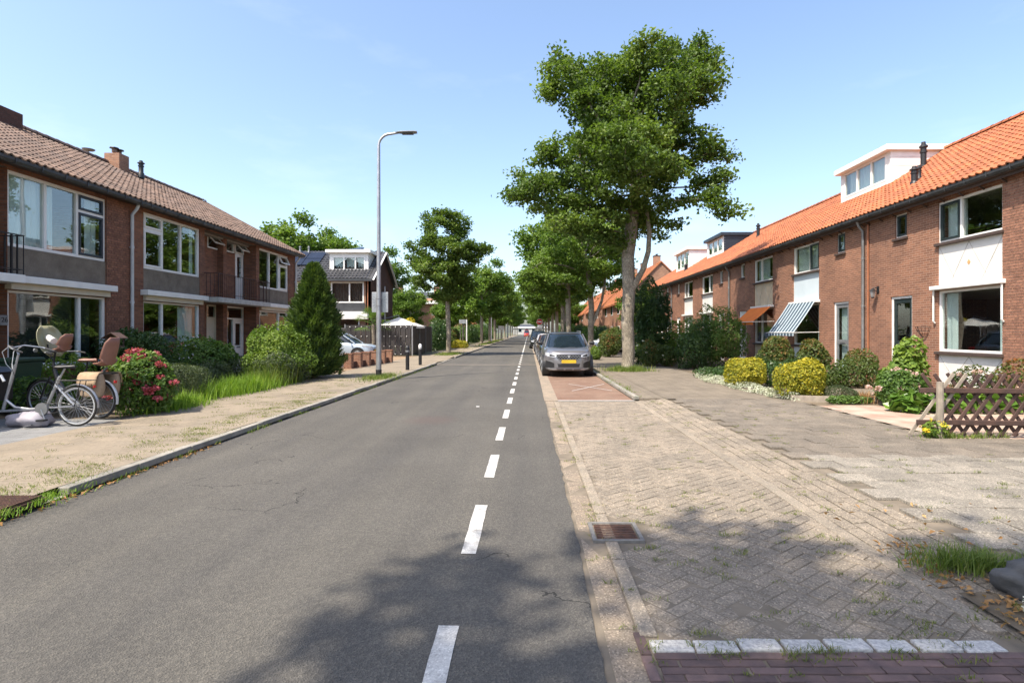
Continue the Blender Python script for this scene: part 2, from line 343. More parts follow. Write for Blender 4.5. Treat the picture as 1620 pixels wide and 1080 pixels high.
M['lyellow'] = leafmat('golden_leaf', (.16, .19, .025), (.48, .4, .03), (.72, .58, .06), .3)
M['lsilver'] = leafmat('silver_leaf', (.3, .33, .24), (.45, .47, .36), (.75, .74, .66), .2, .8)
M['lred'] = leafmat('reddish_leaf', (.05, .09, .02), (.1, .13, .03), (.3, .09, .04))
M['lgrey'] = leafmat('grey_leaf', (.06, .085, .045), (.1, .13, .06), (.16, .18, .09))
M['lviolet'] = leafmat('bergenia_leaf', (.06, .13, .02), (.12, .21, .03), (.24, .32, .05), .25, .35)
M['fpink'] = leafmat('pink_petal', (.3, .045, .07), (.46, .11, .14), (.62, .3, .28), .3)
M['fwhite'] = leafmat('white_petal', (.7, .68, .6), (.8, .78, .74), None, .3)
M['frose'] = leafmat('pale_pink_petal', (.55, .35, .33), (.7, .55, .48), None, .3)
M['fyellow'] = leafmat('yellow_petal', (.75, .55, .03), (.85, .7, .08), None, .3)
M['grass'] = leafmat('grass_blade', (.07, .12, .02), (.15, .21, .035), (.34, .3, .1), .35, .6)
M['grassb'] = leafmat('bright_grass', (.1, .2, .02), (.2, .32, .035), (.34, .4, .07), .4, .6)
M['moss'] = leafmat('moss_tuft', (.07, .1, .02), (.16, .19, .035), (.32, .27, .1), .3, .7)
M['dry'] = leafmat('dry_leaf', (.2, .1, .04), (.36, .2, .08), (.45, .3, .14), .2, .8)
M['wood'] = sm('stained_wood', (.09, .047, .034), (.05, .029, .024), 7, .75, .4, 70, .2)
M['woodgrey'] = sm('weathered_wood', (.33, .28, .22), (.22, .185, .15), 7, .85, .4, 70, .1)
M['composite'] = sm('dark_composite', (.05, .043, .042), (.036, .032, .032), 4, .6, .15, 60, .15)
M['orange'] = sm('orange_canvas', (.75, .2, .022), (.68, .16, .018), 2, .8)
M['stripe'] = stripemat('striped_canvas', (.36, .42, .46), (.028, .055, .085), 1, .25, .42)
M['rock'] = sm('boulder', (.1, .098, .095), (.055, .056, .058), 5, .9, .6, 30)
# ================================================================ SETTING: ground, road, pavements
def struct(name, mb, mat, **k): return tag(mb.build(name, mat, **k), kind='structure')
def sheet(x0, x1, y0, y1, z): return MB().add([(x0,y0,z),(x1,y0,z),(x1,y1,z),(x0,y1,z)], [(0,1,2,3)])
GL, GR = .1, .075              # pavement heights left / right
KX, AX = -4.5, .38             # left kerb face, right edge of the asphalt
struct('ground', sheet(-500, 500, -120, 900, -.05), M['field'])
mb = MB()                       # road with a slight camber and a worn right edge
ys = np.concatenate([np.arange(-12, 24, .12), np.arange(24, 60, 1.5), np.arange(60, 620, 20)])
xs = [KX-.02, -3.4, -2.2, -1.1, -.2, AX-.12, AX]
vv = []
for y in ys:
    for i, x in enumerate(xs):
        xx = x + (random.uniform(-.011, .011)+.012*math.sin(y*1.7)*math.sin(y*.6) if i == 6 and y < 24 else 0)
        z = .0 if i == 6 else .012*(1-((x+2.05)/2.5)**2)+.004
        vv.append((xx, y, z))
n = len(xs); mb.add(vv, [(j*n+i, j*n+i+1, (j+1)*n+i+1, (j+1)*n+i) for j in range(len(ys)-1) for i in range(n-1)])
mb.add([(xs[-1], y, 0) for y in ys]+[(xs[-1]+.004, y, -.04) for y in ys], [])
road = struct('road', mb, M['asphalt'])
# dashed line, solid further off
def zr(x): return .012*(1-((x+2.05)/2.5)**2)+.004
d0 = 3.03-1.1
mk = MB()
for k in range(19):
    y0 = 1.92+k*2.115; mkk = MB(); L = 1.13; vs = []
    nn = 7
    for i in range(nn+1):
        y = y0+L*i/nn
        for x in (-.49, -.38): vs.append((x+random.uniform(-.003, .003), y+(random.uniform(-.006, .006) if i in (0, nn) else 0), zr(x)+.004))
    mkk.add(vs, [(2*i, 2*i+1, 2*i+3, 2*i+2) for i in range(nn)]); mkk.build('line_dash', M['paint'], road)
sheet(-.49, -.38, 42.2, 260, .02).build('solid_line', M['paint'], road)
sheet(KX+.02, AX-.02, 27.0, 27.5, .0205).build('trench_strip', M['strip'], road)
# left kerb: separate stones
kerb = struct('kerb_left', sheet(KX-.125, KX-.02, -12, 260, .02), M['kerb'])
km = MB().box(-.06, .06, -.497, .497, -.08, 0); ko = km.build('kerb_stone', M['kerb'], kerb, bevel=.012); kdata = ko.data
def kerbstone(x, y, z, par, s=1, first=[]):
    o = ko.copy(); COL.objects.link(o); o.parent = par; o.location = (x, y, z); o.scale = (1, s, 1); o.rotation_euler = (random.uniform(-.006, .006), random.uniform(-.015, .015), random.uniform(-.004, .004)); return o
ko.location = (KX-.06, 5.95, GL)
for y in np.arange(6.95, 27.2, 1.0): kerbstone(KX-.06+random.uniform(-.008, .008), y, GL+random.uniform(-.006, .006), kerb)
for y in np.arange(-3.05, 4.6, 1.0): kerbstone(KX-.06, y, GL-.02, kerb)
for i, y in enumerate(np.arange(27.95, 33.9, 1.0)): kerbstone(KX-.06, y, .035, kerb)
for y in np.arange(34.95, 70, 1.0): kerbstone(KX-.06, y, GL, kerb)
MB().box(KX-.12, KX, 70, 260, -.02, GL).build('kerb_run', M['kerb'], kerb)
# left pavement
mb = MB(); ys2 = list(np.arange(-12, 27.4, .6))+[27.4, 28.2, 29, 30, 31, 32, 33, 33.8, 34.4]+list(np.arange(36, 262, 6))
xs2 = [-7.12, -6.5, -5.9, -5.3, -4.95, KX-.115]
vv = []
for y in ys2:
    for i, x in enumerate(xs2):
        dip = max(0, min(1, (x+5.6)/.9))*max(0, 1-abs(y-31)/2.9 if 28 < y < 34 else 0)*.06
        vv.append((x, y, GL-.004-dip+(random.uniform(-.007, .007) if y < 27 else 0)))
n = 6; mb.add(vv, [(j*n+i, j*n+i+1, (j+1)*n+i+1, (j+1)*n+i) for j in range(len(ys2)-1) for i in range(n-1)])
struct('pavement_left', mb, M['leftpave'])
struct('front_gardens_left', sheet(-60, -7.12, 9.75, 21.3, GL-.008), M['soil'])
struct('driveway_left', sheet(-60, -7.12, 21.3, 35.9, GL-.006), M['drive'])
struct('yard_left', sheet(-60, -7.12, -12, 9.75, GL-.004), M['greypave'])
struct('gardens_far_left', sheet(-90, -7.12, 35.9, 260, GL-.01), M['field'])
# rusty gully grate in the left kerb
g = thing('gully_grate', 'rusty ribbed gully grate overgrown with grass at the left kerb', 'drain grate', (-4.72, 4.95, GL))
MB().box(-.24, .24, -.23, .23, -.06, -.012).build('frame', M['rust'], g)
for k in range(13): MB().box(-.21+k*.034, -.21+k*.034+.02, -.2, .2, -.013, .012).build('bar', M['rust'], g)
# right parking lane: gutter stones, pavers, soldier band
lane = struct('parking_lane', sheet(AX-.06, 2.66, -3, 13.1, -.009), M['joint'])
bx = MB().box(-.088, .088, -.247, .247, -.03, 0).build('gutter_stone', M['gutter_stone'], lane, bevel=.006)
px = MB().box(-.048, .048, -.497, .497, -.03, 0).build('edge_stone', M['pale_stone'], lane, bevel=.006)
first = True
def inst(src, par, loc, rz=0, sc=(1, 1, 1)):
    o = src.copy(); COL.objects.link(o); o.parent = par; o.location = loc; o.rotation_euler = (random.uniform(-.012, .012), random.uniform(-.012, .012), rz); o.scale = sc; return o
ys = list(np.arange(1.3, 13, .5)); bx.location = (AX+.115, ys[0], -.006)
for y in ys[1:]:
    if not 4.1 < y < 5.0 or True: inst(bx, lane, (AX+.115+random.uniform(-.004, .004), y, -.006+random.uniform(-.004, .003)))
ys = [y for y in np.arange(3.46, 13, 1.0)]; px.location = (AX+.262, ys[0], .006)
for y in ys[1:]: inst(px, lane, (AX+.262+random.uniform(-.005, .005), y, .006+random.uniform(-.002, .003)))
qx = MB().box(-.06, .06, -.497, .497, -.03, 0).build('edge_stone', M['pale_stone'], lane, bevel=.006); qx.location = (2.53, 3.5, .007)
for y in np.arange(4.5, 13, 1.0): inst(qx, lane, (2.53+random.uniform(-.005, .005), y, .007+random.uniform(-.002, .003)))
# herringbone grey pavers laid diagonally; the nearest are pieces of their own
def box_arr(cs, rz, size, tilt=.01):
    """many small chamfer-less boxes as arrays"""
    n = len(cs); h = np.array(size)/2
    b = np.array([(-1,-1,-1),(1,-1,-1),(1,1,-1),(-1,1,-1),(-1,-1,1),(1,-1,1),(1,1,1),(-1,1,1)], float)*h
    c, s = np.cos(rz), np.sin(rz); v = np.empty((n, 8, 3))
    v[:, :, 0] = b[None, :, 0]*c[:, None]-b[None, :, 1]*s[:, None]+cs[:, None, 0]
    v[:, :, 1] = b[None, :, 0]*s[:, None]+b[None, :, 1]*c[:, None]+cs[:, None, 1]
    v[:, :, 2] = b[None, :, 2]+cs[:, None, 2]+(b[None, :, 0]*rng.normal(0, tilt, (n, 1))+b[None, :, 1]*rng.normal(0, tilt, (n, 1)))
    f = np.array([(4,5,6,7),(0,1,5,4),(1,2,6,5),(2,3,7,6),(3,0,4,7)]); F = (f[None]+np.arange(n)[:, None, None]*8).reshape(-1, 4)
    return v.reshape(-1, 3), F
a, b2 = .212, .106; ang = R(38); ca, sa = math.cos(ang), math.sin(ang); cen = []
for i in range(-120, 160):
    for j in range(-60, 60):
        # herringbone lattice in local axes
        ox, oy = i*b2+j*2*b2, i*b2-j*2*b2
        for (cx, cy, r) in ((ox+a/2, oy+b2/2, 0), (ox+b2/2, oy+b2+a/2, math.pi/2)):
            X, Y = cx*ca-cy*sa, cx*sa+cy*ca+6
            if .67 < X < 2.53 and 2.93 < Y < 13.0 and not (.83 > X and False): cen.append((X, Y, r+ang))
cen = sorted(set((round(x, 4), round(y, 4), round(r, 4)) for x, y, r in cen), key=lambda c: c[1])
def in_grate(x, y): return x < .97 and 4.18 < y < 4.82
cen = [c for c in cen if not in_grate(c[0], c[1])]
pv = MB().box(-a/2+.004, a/2-.004, -b2/2+.004, b2/2-.004, -.03, 0).build('paver', M['paver'], lane, bevel=.005)
def hz(x, y): return .0025*math.sin(x*2.1+y*.7)+.002*math.sin(y*1.3)-.003
for k, (x, y, r) in enumerate(cen[:300]):
    if k == 0: pv.location = (x, y, hz(x, y)); pv.rotation_euler = (0, 0, r)
    else: inst(pv, lane, (x, y, hz(x, y)+random.uniform(-.002, .002)), r)
rest = np.array(cen[300:]); cs = np.stack([rest[:, 0], rest[:, 1], -.015+np.array([hz(x, y) for x, y, r in rest])+rng.uniform(-.002, .002, len(rest))], 1)
v, f = box_arr(cs, rest[:, 2], (a-.006, b2-.006, .03), .002); np_mesh('pavers_beyond', v, f, M['paver'], lane, kind='stuff')
# soldier band ramping up to the footpath
band = struct('ramp_band', sheet(2.59, 3.26, 2.9, 13.1, -.03).add([(2.59,2.9,-.025),(3.26,2.9,.045),(3.26,13.1,.045),(2.59,13.1,-.025)], [(0,1,2,3)]), M['joint'])
bp = MB().box(-.056, .056, -.1, .1, -.03, 0).build('band_paver', M['paver'], band, bevel=.005); first = True; extra = []
for c in range(5):
    for k, y in enumerate(np.arange(3.0+(c % 2)*.1, 13, .208)):
        x = 2.655+c*.122; z = .004+(x-2.6)*.105+random.uniform(-.004, .004)
        if c*60+k < 300 and y < 13:
            if first: bp.location = (x, y, z); bp.rotation_euler = (0, -.1, 0); first = False
            else: o = inst(bp, band, (x+random.uniform(-.004, .004), y, z)); o.rotation_euler = (random.uniform(-.015, .015), -.105, random.uniform(-.015, .015))
# right footpath: pale slabs near, old tiles beyond, texture further off
path = struct('pavement_right', sheet(3.2, 6.12, 12.86, 260, GR).add([(3.2,3.3,.045),(7.6,3.3,.045),(7.6,8.0,.045),(3.2,8.0,.045)], [(0,1,2,3)]).add([(3.2,8.0,.045),(6.12,8.0,.045),(6.12,13.1,.045),(3.2,13.1,.045)], [(0,1,2,3)]), M['joint'])
path.data.materials.clear(); path.data.materials.append(M['joint']); path.data.materials.append(M['path_far']); path.data.polygons[0].material_index = 1
sl = MB().box(-.198, .198, -.148, .148, -.03, 0).build('slab', M['slab'], path, bevel=.005); first = True
for r_, y in enumerate(np.arange(3.55, 6.95, .3)):
    for c in range(11):
        x = 3.46+(.2 if r_ % 2 else 0)+c*.4
        if x > 7.5: continue
        z = GR+random.uniform(-.007, .006)
        if first: sl.location = (x, y, z); first = False
        else: inst(sl, path, (x, y, z), random.uniform(-.012, .012))
ot = MB().box(-.148, .148, -.148, .148, -.03, 0).build('tile', M['oldtile'], path, bevel=.004); first = True
for r_, y in enumerate(np.arange(7.0, 13.0, .3)):
    for c in range(15):
        x = 3.4+c*.3+(.15 if r_ % 2 else 0)
        if x > (7.4 if y < 8 else 6.0): continue
        if first: ot.location = (x, y+.02, GR); first = False
        else: inst(ot, path, (x, y+.02, GR+random.uniform(-.005, .004)), random.uniform(-.01, .01))
# parked-car bays further on: red brick, raised kerb on the right
bayo = struct('parking_bays', sheet(AX-.01, 2.5, 13.1, 260, -.004), M['bay'])
sheet(.62, 2.5, 13.08, 13.2, .002).build('bay_line', M['paint'], bayo)
for aa, bb in (((1.2, 15.3), (2.35, 17.3)), ((1.25, 17.25), (2.3, 15.35))):
    d = Vector((bb[0]-aa[0], bb[1]-aa[1], 0)); nrm = Vector((-d.y, d.x, 0)).normalized()*.02
    A, B = Vector((*aa, .003 if aa[0] == 1.2 else .007)), Vector((*bb, .003 if aa[0] == 1.2 else .007))
    MB().add([A-nrm, B-nrm, B+nrm, A+nrm], [(0,1,2,3)]).build('cross_stroke', M['paint'], bayo)
gs = MB().box(AX, AX+.32, 13.1, 260, -.03, .003).build('gutter_course', M['gutter_stone'], bayo)
kr = struct('kerb_right', sheet(2.5, 2.62, 13.15, 260, .01), M['kerb'])
for y in np.arange(13.65, 60, 1.0): kerbstone(2.56, y, GR+.02, kr)
MB().box(2.5, 2.62, 60, 260, -.03, GR+.02).build('kerb_run', M['kerb'], kr)
struct('verge_right', MB().box(2.622, 3.198, 13.03, 260, -.05, GR-.006), M['path_far'])
# near edge: granite setts, purple bricks, soldier course
fore = struct('brick_crossing', sheet(.5, 2.7, -2, 2.94, -.03), M['joint'])
gn = MB().box(-.108, .108, -.052, .052, -.03, 0).build('granite_sett', M['granite'], fore, bevel=.008)
for k in range(8):
    if k == 0: gn.location = (.74, 2.875, .006)
    else: inst(gn, fore, (.74+k*.228, 2.875+random.uniform(-.006, .006), .006+random.uniform(-.004, .006)), random.uniform(-.02, .02), (random.uniform(.93, 1.02), 1, 1))
pb = MB().box(-.103, .103, -.027, .027, -.03, 0).build('brick', M['purple'], fore, bevel=.005); first = True
for r_ in range(24):
    y = 2.79-r_*.0605
    for c in range(10):
        x = .738+c*.215-(.107 if r_ % 2 else 0)
        if x > 2.62: continue
        if c == 0 and r_ % 2: inst(pb, fore, (.684, y, 0), 0, (.47, 1, 1)); continue
        if first: pb.location = (x, y, 0); first = False
        else: inst(pb, fore, (x+random.uniform(-.006, .006), y, random.uniform(-.004, .004)), random.uniform(-.015, .015))
for k in range(9):
    inst(pb, fore, (.592, 2.9-k*.215, .004), math.pi/2+random.uniform(-.02, .02))
# storm drain grate in the parking lane
g = thing('drain_grate', 'rusty square drain grate set in the pale pavers by the road edge', 'drain grate', (.70, 4.5, .002))
for nm, q in (('rim', (-.2, -.17, -.21, .21)), ('rim', (.17, .2, -.21, .21)), ('rim', (-.17, .17, -.21, -.18)), ('rim', (-.17, .17, .18, .21))): MB().box(*q, -.03, .012).build(nm, M['iron_edge'], g)
MB().box(-.165, .165, -.175, .175, -.03, -.012).build('pit_plate', M['rust'], g)
for k in range(9): MB().box(-.155, .155, -.165+k*.038, -.165+k*.038+.02, -.012, .008).build('bar', M['rust'], g)
# gardens on the right
struct('front_gardens_right', sheet(6.12, 60, 11.75, 260, GR-.012), M['soil'])
struct('driveway_right', sheet(6.12, 60, 8.0, 11.75, GR-.008), M['gravel'])
struct('yard_right', sheet(7.6, 60, -3, 8.0, GR-.01), M['oldtile'])
struct('garden_drive', sheet(7.3, 10.6, 12.9, 15.2, GR-.002), M['path_far'])
struct('verge_near_right', sheet(2.62, 7.6, -3, 3.4, .03), M['soil'])
struct('brick_apron', sheet(6.0, 9.5, 5.6, 6.6, GR+.012), M['bay'])
e = thing('bed_edging', 'low weathered concrete edging along the flower bed by the red drive', 'edging', (7.2, 11.9, 0), world=True)
for k in range(5): MB().bar((5.9+k*.82, 12.5-k*.22, .12), (6.71+k*.82, 12.285-k*.22, .12), .07, .16).build('edging_board', M['woodgrey'], e)
# ================================================================ HOUSES
def wall_cells(mb, x0, x1, y0, y1, z0, z1, holes):
    """slab in x0..x1 with rectangular holes (ya,yb,za,zb) cut through"""
    Y = sorted({y0, y1}|{h[0] for h in holes}|{h[1] for h in holes}); Z = sorted({z0, z1}|{h[2] for h in holes}|{h[3] for h in holes})
    Y = [y for y in Y if y0 <= y <= y1]; Z = [z for z in Z if z0 <= z <= z1]
    for j in range(len(Z)-1):
        run = None
        for i in range(len(Y)):
            solid = False
            if i < len(Y)-1:
                cy, cz = (Y[i]+Y[i+1])/2, (Z[j]+Z[j+1])/2
                solid = not any(h[0] < cy < h[1] and h[2] < cz < h[3] for h in holes)
            if solid and run is None: run = Y[i]
            if not solid and run is not None: mb.box(x0, x1, run, Y[i], Z[j], Z[j+1]); run = None
def window(par, xf, s, y0, y1, z0, z1, splits=(), fm='white', dark=(), vents=(), curtain=None, sill=None, rec=.05, bar=.06, openvent=(), label=None):
    """window in facade plane xf, outward sign s. splits: inner mullion positions (y). dark: section indices with a dark casement. vents: section indices with a top light"""
    X = lambda d: xf+s*d
    mb = MB(); a, b = X(-rec-.08), X(-rec+.01)
    mb.box(a, b, y0, y1, z1-bar, z1); mb.box(a, b, y0, y1, z0, z0+bar)
    ed = [y0]+list(splits)+[y1]
    mb.box(a, b, y0, y0+bar, z0+bar, z1-bar); mb.box(a, b, y1-bar, y1, z0+bar, z1-bar)
    for q in splits: mb.box(a, b, q-bar/2, q+bar/2, z0+bar, z1-bar)
    zv = z1-(z1-z0)*.29
    secs = []
    for i in range(len(ed)-1):
        ya = ed[i]+(bar if i == 0 else bar/2); yb = ed[i+1]-(bar if i == len(ed)-2 else bar/2)
        if i in vents: mb.box(a, b, ya, yb, zv-.035, zv+.035); secs += [(i, ya, yb, z0+bar, zv-.035, 0), (i, ya, yb, zv+.035, z1-bar, 1)]
        else: secs.append((i, ya, yb, z0+bar, z1-bar, 0))
    w = mb.build('window', M[fm], par, bevel=.006)
    if label: w['label'] = label
    for i, ya, yb, za, zb, top in secs:
        sash = i in dark or i in vents
        if sash:
            c = MB(); q = .055; A, B = X(-rec-.05), X(-rec+.03); op = (i in openvent and top)
            c.box(A, B, ya, yb, za, za+q); c.box(A, B, ya, yb, zb-q, zb); c.box(A, B, ya, ya+q, za+q, zb-q); c.box(A, B, yb-q, yb, za+q, zb-q)
            p = MB().box(X(-rec-.012), X(-rec-.004), ya+q, yb-q, za+q, zb-q)
            if op:
                for m_ in (c, p):
                    m_.v = [((x-X(-rec))*math.cos(.42)+s*math.sin(.42)*(zb-z)+X(-rec)+s*.0, y, zb-(zb-z)*math.cos(.42)) for x, y, z in m_.v]
            c.build('sash', M['darkblue' if i in dark and s > 0 else 'darkgreen' if i in dark else fm], w, bevel=.004); p.build('pane', M['glass'], w)
        else: MB().box(X(-rec-.045), X(-rec-.037), ya, yb, za, zb).build('pane', M['glass'], w)
    if sill: MB().box(X(-.03), X(.075), y0-.05, y1+.05, z0-.075, z0-.003).build('sill', M[sill], w, bevel=.008)
    for kind, ya, yb, za, zb in (curtain or ()):
        m_ = MB(); n = max(4, int((yb-ya)/.035)); vs = []
        for k in range(n+1):
            y = ya+(yb-ya)*k/n; d = .2+(.022*math.sin(k*1.25)+.012*math.sin(k*.6+ya) if kind != 'blind' else 0); vs += [(X(-d), y, za), (X(-d), y, zb)]
        m_.add(vs, [(2*k, 2*k+2, 2*k+3, 2*k+1) for k in range(n)]); m_.build('curtain', M[kind], w, smooth=True)
    return w
def brick_patch(par, xf, s, y0, y1, z0, z1, mat, mort, limit=300, prefer=lambda y, z: z):
    """bricks of a small stretch of facade as pieces, courses of stretchers and headers in turn"""
    MB().box(xf+s*.001, xf+s*.004, y0, y1, z0, z1).build('mortar_bed', M[mort], par)
    co = .0625; items = []
    nr = int(round((z1-z0)/co))
    for r_ in range(nr):
        z = z0+(r_+.5)*(z1-z0)/nr; st = .22 if r_ % 2 == 0 else .11; y = y0-(.11 if r_ % 4 == 2 else (.055 if r_ % 2 else 0))
        while y < y1-.02:
            a, b = max(y, y0), min(y+st, y1); y += st
            if b-a > .04: items.append(((a+b)/2, z, b-a-.011))
    items.sort(key=lambda q: -prefer(q[0], q[1])); data = {}; rt = root_of(par); l = rt.location
    for y, z, L in items[:limit]:
        k = round(L, 3)
        if k not in data:
            m_ = MB().box(-.006, .006, -k/2, k/2, -.0255, .0255); o = m_.build('brick', M[mat], None, bevel=.002); o.parent = par; data[k] = o
        else: o = data[k].copy(); COL.objects.link(o); o.parent = par
        o.location = (xf+s*(.008+random.uniform(-.0015, .0015))-l.x, y-l.y, z-l.z); o.rotation_euler = (random.uniform(-.006, .006), 0, random.uniform(-.01, .01))
    rs = items[limit:]
    if rs:
        m_ = MB()
        for y, z, L in rs: e = random.uniform(-.0015, .0015); m_.box(xf+s*(.002+e), xf+s*(.014+e), y-L/2, y+L/2, z-.0255, z+.0255)
        m_.build('bricks_beyond', M[mat], par, kind='stuff')
def tile_mesh(w=.205, L=.36):
    prof = [(-.5, .012), (-.42, .03), (-.3, .038), (-.16, .03), (-.02, .008), (.14, -.003), (.32, -.004), (.5, .008)]; n = len(prof); vs = []
    for u, z in prof: vs.append((u*w*1.05, 0, z-.02))
    for u, z in prof: vs.append((u*w*1.05, 0, z+.014))
    for u, z in prof: vs.append((u*w*1.05, L, z-.014))
    fs = [(r*n+i, r*n+i+1, (r+1)*n+i+1, (r+1)*n+i) for r in range(2) for i in range(n-1)]
    return np.array(vs), np.array(fs)
TV, TF = tile_mesh()
def pantiles(par, mat, xe, ze, xr, zr_, y0, y1, near=None, limit=0, skip=None):
    """pantile covering on slope from eave (xe,ze) to ridge (xr,zr_); y0..y1"""
    dx, dz = xr-xe, zr_-ze; L = math.hypot(dx, dz); vx, vz = dx/L, dz/L; sgn = 1 if dx > 0 else -1
    nu = int(round((y1-y0)/.2)); nv = int(math.ceil(L/.31)); nx, nz = -vz*sgn*1, vx*sgn     # outward normal
    nx = -vz if dx > 0 else -vz; nx = -abs(vz)*sgn; nz = abs(vx)
    u = Vector((0, -sgn, 0)); v = Vector((vx, 0, vz)); nn = Vector((nx, 0, nz))
    rot = Matrix((u, v, nn)).transposed(); items = []
    for j in range(nv):
        for i in range(nu):
            y = y0+(i+.5)*(y1-y0)/nu; d = j*L/nv
            if skip and skip(xe+vx*d, y): continue
            items.append((xe+vx*d, y, ze+vz*d))
    if near: items.sort(key=lambda q: near(q))
    l = root_of(par).location; src = None
    for p in items[:limit]:
        if src is None:
            me = bpy.data.meshes.new('roof_tile'); me.from_pydata(TV.tolist(), [], TF.tolist()); me.materials.append(M[mat]); me.polygons.foreach_set('use_smooth', [True]*len(me.polygons)); me.set_sharp_from_angle(angle=R(40)); src = o = link_obj('roof_tile', me, par)
        else: o = src.copy(); COL.objects.link(o); o.parent = par
        o.matrix_local = Matrix.Translation(Vector(p)-l) @ (rot @ Matrix.Rotation(random.uniform(-.012, .012), 3, 'Z') @ Matrix.Rotation(random.uniform(-.01, .01), 3, 'X')).to_4x4()
    rs = np.array(items[limit:])
    if len(rs):
        Rm = np.array(rot); V = (TV @ Rm.T)[None]+rs[:, None, :]; V = V+np.array(nn)[None, None]*rng.uniform(-.006, .006, (len(rs), 1, 1))
        F = (TF[None]+np.arange(len(rs))[:, None, None]*len(TV)).reshape(-1, 4); np_mesh('roof_tiles', V.reshape(-1, 3), F, M[mat], par, kind='stuff', smooth=False)
def ridge(par, mat, xr, zr_, y0, y1):
    m_ = MB(); y = y0
    while y < y1-.05:
        L = min(.4, y1-y); m_.loft([[(xr+.13*math.cos(t)*k, yy, zr_+.02+.11*math.sin(t)*k) for t in np.linspace(-.1, math.pi+.1, 8)] for yy, k in ((y, 1.), (y+L*.99, .9))], close=False, cap=False); y += L
    m_.build('ridge_tiles', M[mat], par, smooth=True)
def shell(par, xf, s, depth, y0, y1, z1, wallmat, holes, gable=(False, False), zr_=8):
    """house body: facade with openings, back, party or gable walls, floors"""
    m_ = MB(); wall_cells(m_, xf, xf-s*.28, y0, y1, -.05, z1, holes); fac = m_.build('facade', M[wallmat], par)
    b = MB(); xb = xf-s*depth
    b.box(xb, xb+s*.2, y0, y1, -.05, z1); b.box(xf-s*.28, xb+s*.2, y0, y0+.12, -.05, z1-.02); b.box(xf-s*.28, xb+s*.2, y1-.12, y1, -.05, z1-.02)
    for q, yy in zip(gable, (y0, y1)):
        if q: xm = xf-s*depth/2; b.prism([(xf-s*.0, yy, z1-.021), (xb, yy, z1-.021), (xm, yy, zr_)], (0, .2 if yy == y0 else -.2, 0))
    b.build('side_wall', M[wallmat], par)
    r = MB(); r.box(xf-s*.28, xb+s*.2, y0+.12, y1-.12, -.04, .12); r.box(xf-s*.28, xb+s*.2, y0+.12, y1-.12, 2.62, 2.8); r.box(xf-s*.28, xb+s*.2, y0+.12, y1-.12, z1-.12, z1-.02)
    r.box(xf-s*3.6, xf-s*3.7, y0+.12, y1-.12, .12, 2.62); r.box(xf-s*3.6, xf-s*3.7, y0+.12, y1-.12, 2.8, z1-.12); r.build('inner_floor', M['room'], par)
    return fac
def gutter(par, xg, s, y0, y1, z, mat='gutter'):
    m_ = MB(); pr = [(.0, .0), (-.005, -.06), (-.04, -.105), (-.09, -.11), (-.13, -.07), (-.135, 0), (-.15, .004)]
    m_.loft([[(xg-s*(-p[0]-.02)*1, y, z+p[1]) for p in pr] for y in (y0, y1)], close=False, cap=False)
    m_.loft([[(xg-s*(-p[0]-.02)*1+s*0, y, z+p[1]-.004) for p in pr] for y in (y0, y1)], close=False, cap=False)
    k = y0+.3
    while k < y1: m_.box(xg+s*.022, xg-s*.12, k, k+.025, z-.118, z-.112); m_.box(xg+s*.022, xg+s*.03, k, k+.025, z-.1, z+.006); k += .62
    return m_.build('gutter', M[mat], par)
def downpipe(par, xf, s, y, z1, mat):
    m_ = MB(); x = xf+s*.075; m_.tube([(xf+s*.26, y, z1+.02), (xf+s*.2, y, z1-.12), (x, y, z1-.28), (x, y, .05)], .042, 10)
    for z in (.9, 2.4, 3.9): m_.tube([(x, y, z), (x, y, z+.07)], .05, 10); m_.box(xf, x, y-.012, y+.012, z+.02, z+.05)
    return m_.build('downpipe', M[mat], par, smooth=True)
def chimney(name_par, x0, x1, y0, y1, z0, z1, mat='brickR', pots=2, cap=True):
    c = MB().box(x0, x1, y0, y1, z0, z1).build('chimney', M[mat], name_par, bevel=.01)
    if cap: MB().box(x0-.04, x1+.04, y0-.04, y1+.04, z1-.02, z1+.05).build('chimney_cap', M['sill'], c)
    for k in range(pots):
        yy = y0+(k+.5)*(y1-y0)/pots; xx = (x0+x1)/2
        MB().lathe([(.08, 0), (.075, .12)], 12, (xx, yy, z1+.05)).build('pot', M['tileL'], c)
        MB().lathe([(.03, .12), (.15, .14), (.14, .17), (.02, .2)], 12, (xx, yy, z1+.05)).build('pot_cowl', M['black'], c)
def vent(par, x, y, z, h=.6, r=.065, mat='black'):
    v = MB().lathe([(r*1.4, -.15), (r*1.3, .03), (r, .06), (r, h*.55), (r*1.25, h*.56), (r*1.25, h*.62), (r, h*.63), (r, h*.75), (r*1.5, h*.78), (r*1.45, h*.84), (r*.8, h*.9), (r*.7, h)], 14, (x, y, z)).build('roof_vent', M[mat], par, smooth=True)
    return v
# ---------------------------------------------------------------- right terrace
XR, EX, EZ, RX, RZ = 10.6, 10.27, 5.2, 14.87, 8.12
HR = [(5.63, 11.49, 11.49-5.86, 1), (11.49, 17.35, 17.35, -1), (17.35, 23.2, 17.35, 1), (23.2, 29.05, 29.05, -1), (29.05, 34.9, 29.05, 1), (34.9, 40.8, 40.8, -1), (40.8, 46.6, 40.8, 1), (46.6, 52.5, 52.5, -1)]
HRL = ['brick terrace house at the right edge, wholly beyond the lozenge-panelled one', 'brick terrace house with white lozenge panels, wall lantern and dark door', 'brick terrace house with pale blue panel and blue striped awning', 'brick terrace house with beige panel and orange awning',
       'brick terrace house with plain white panel right after the orange awning house', 'brick terrace house under the dormer with dark cladding', 'brick terrace house under the farthest white dormer', 'last brick terrace house of the row, behind the ivy']
PAN = ['whitepanel', 'whitepanel', 'bluepanel', 'beigepanel', 'whitepanel', 'whitepanel', 'whitepanel', 'whitepanel']
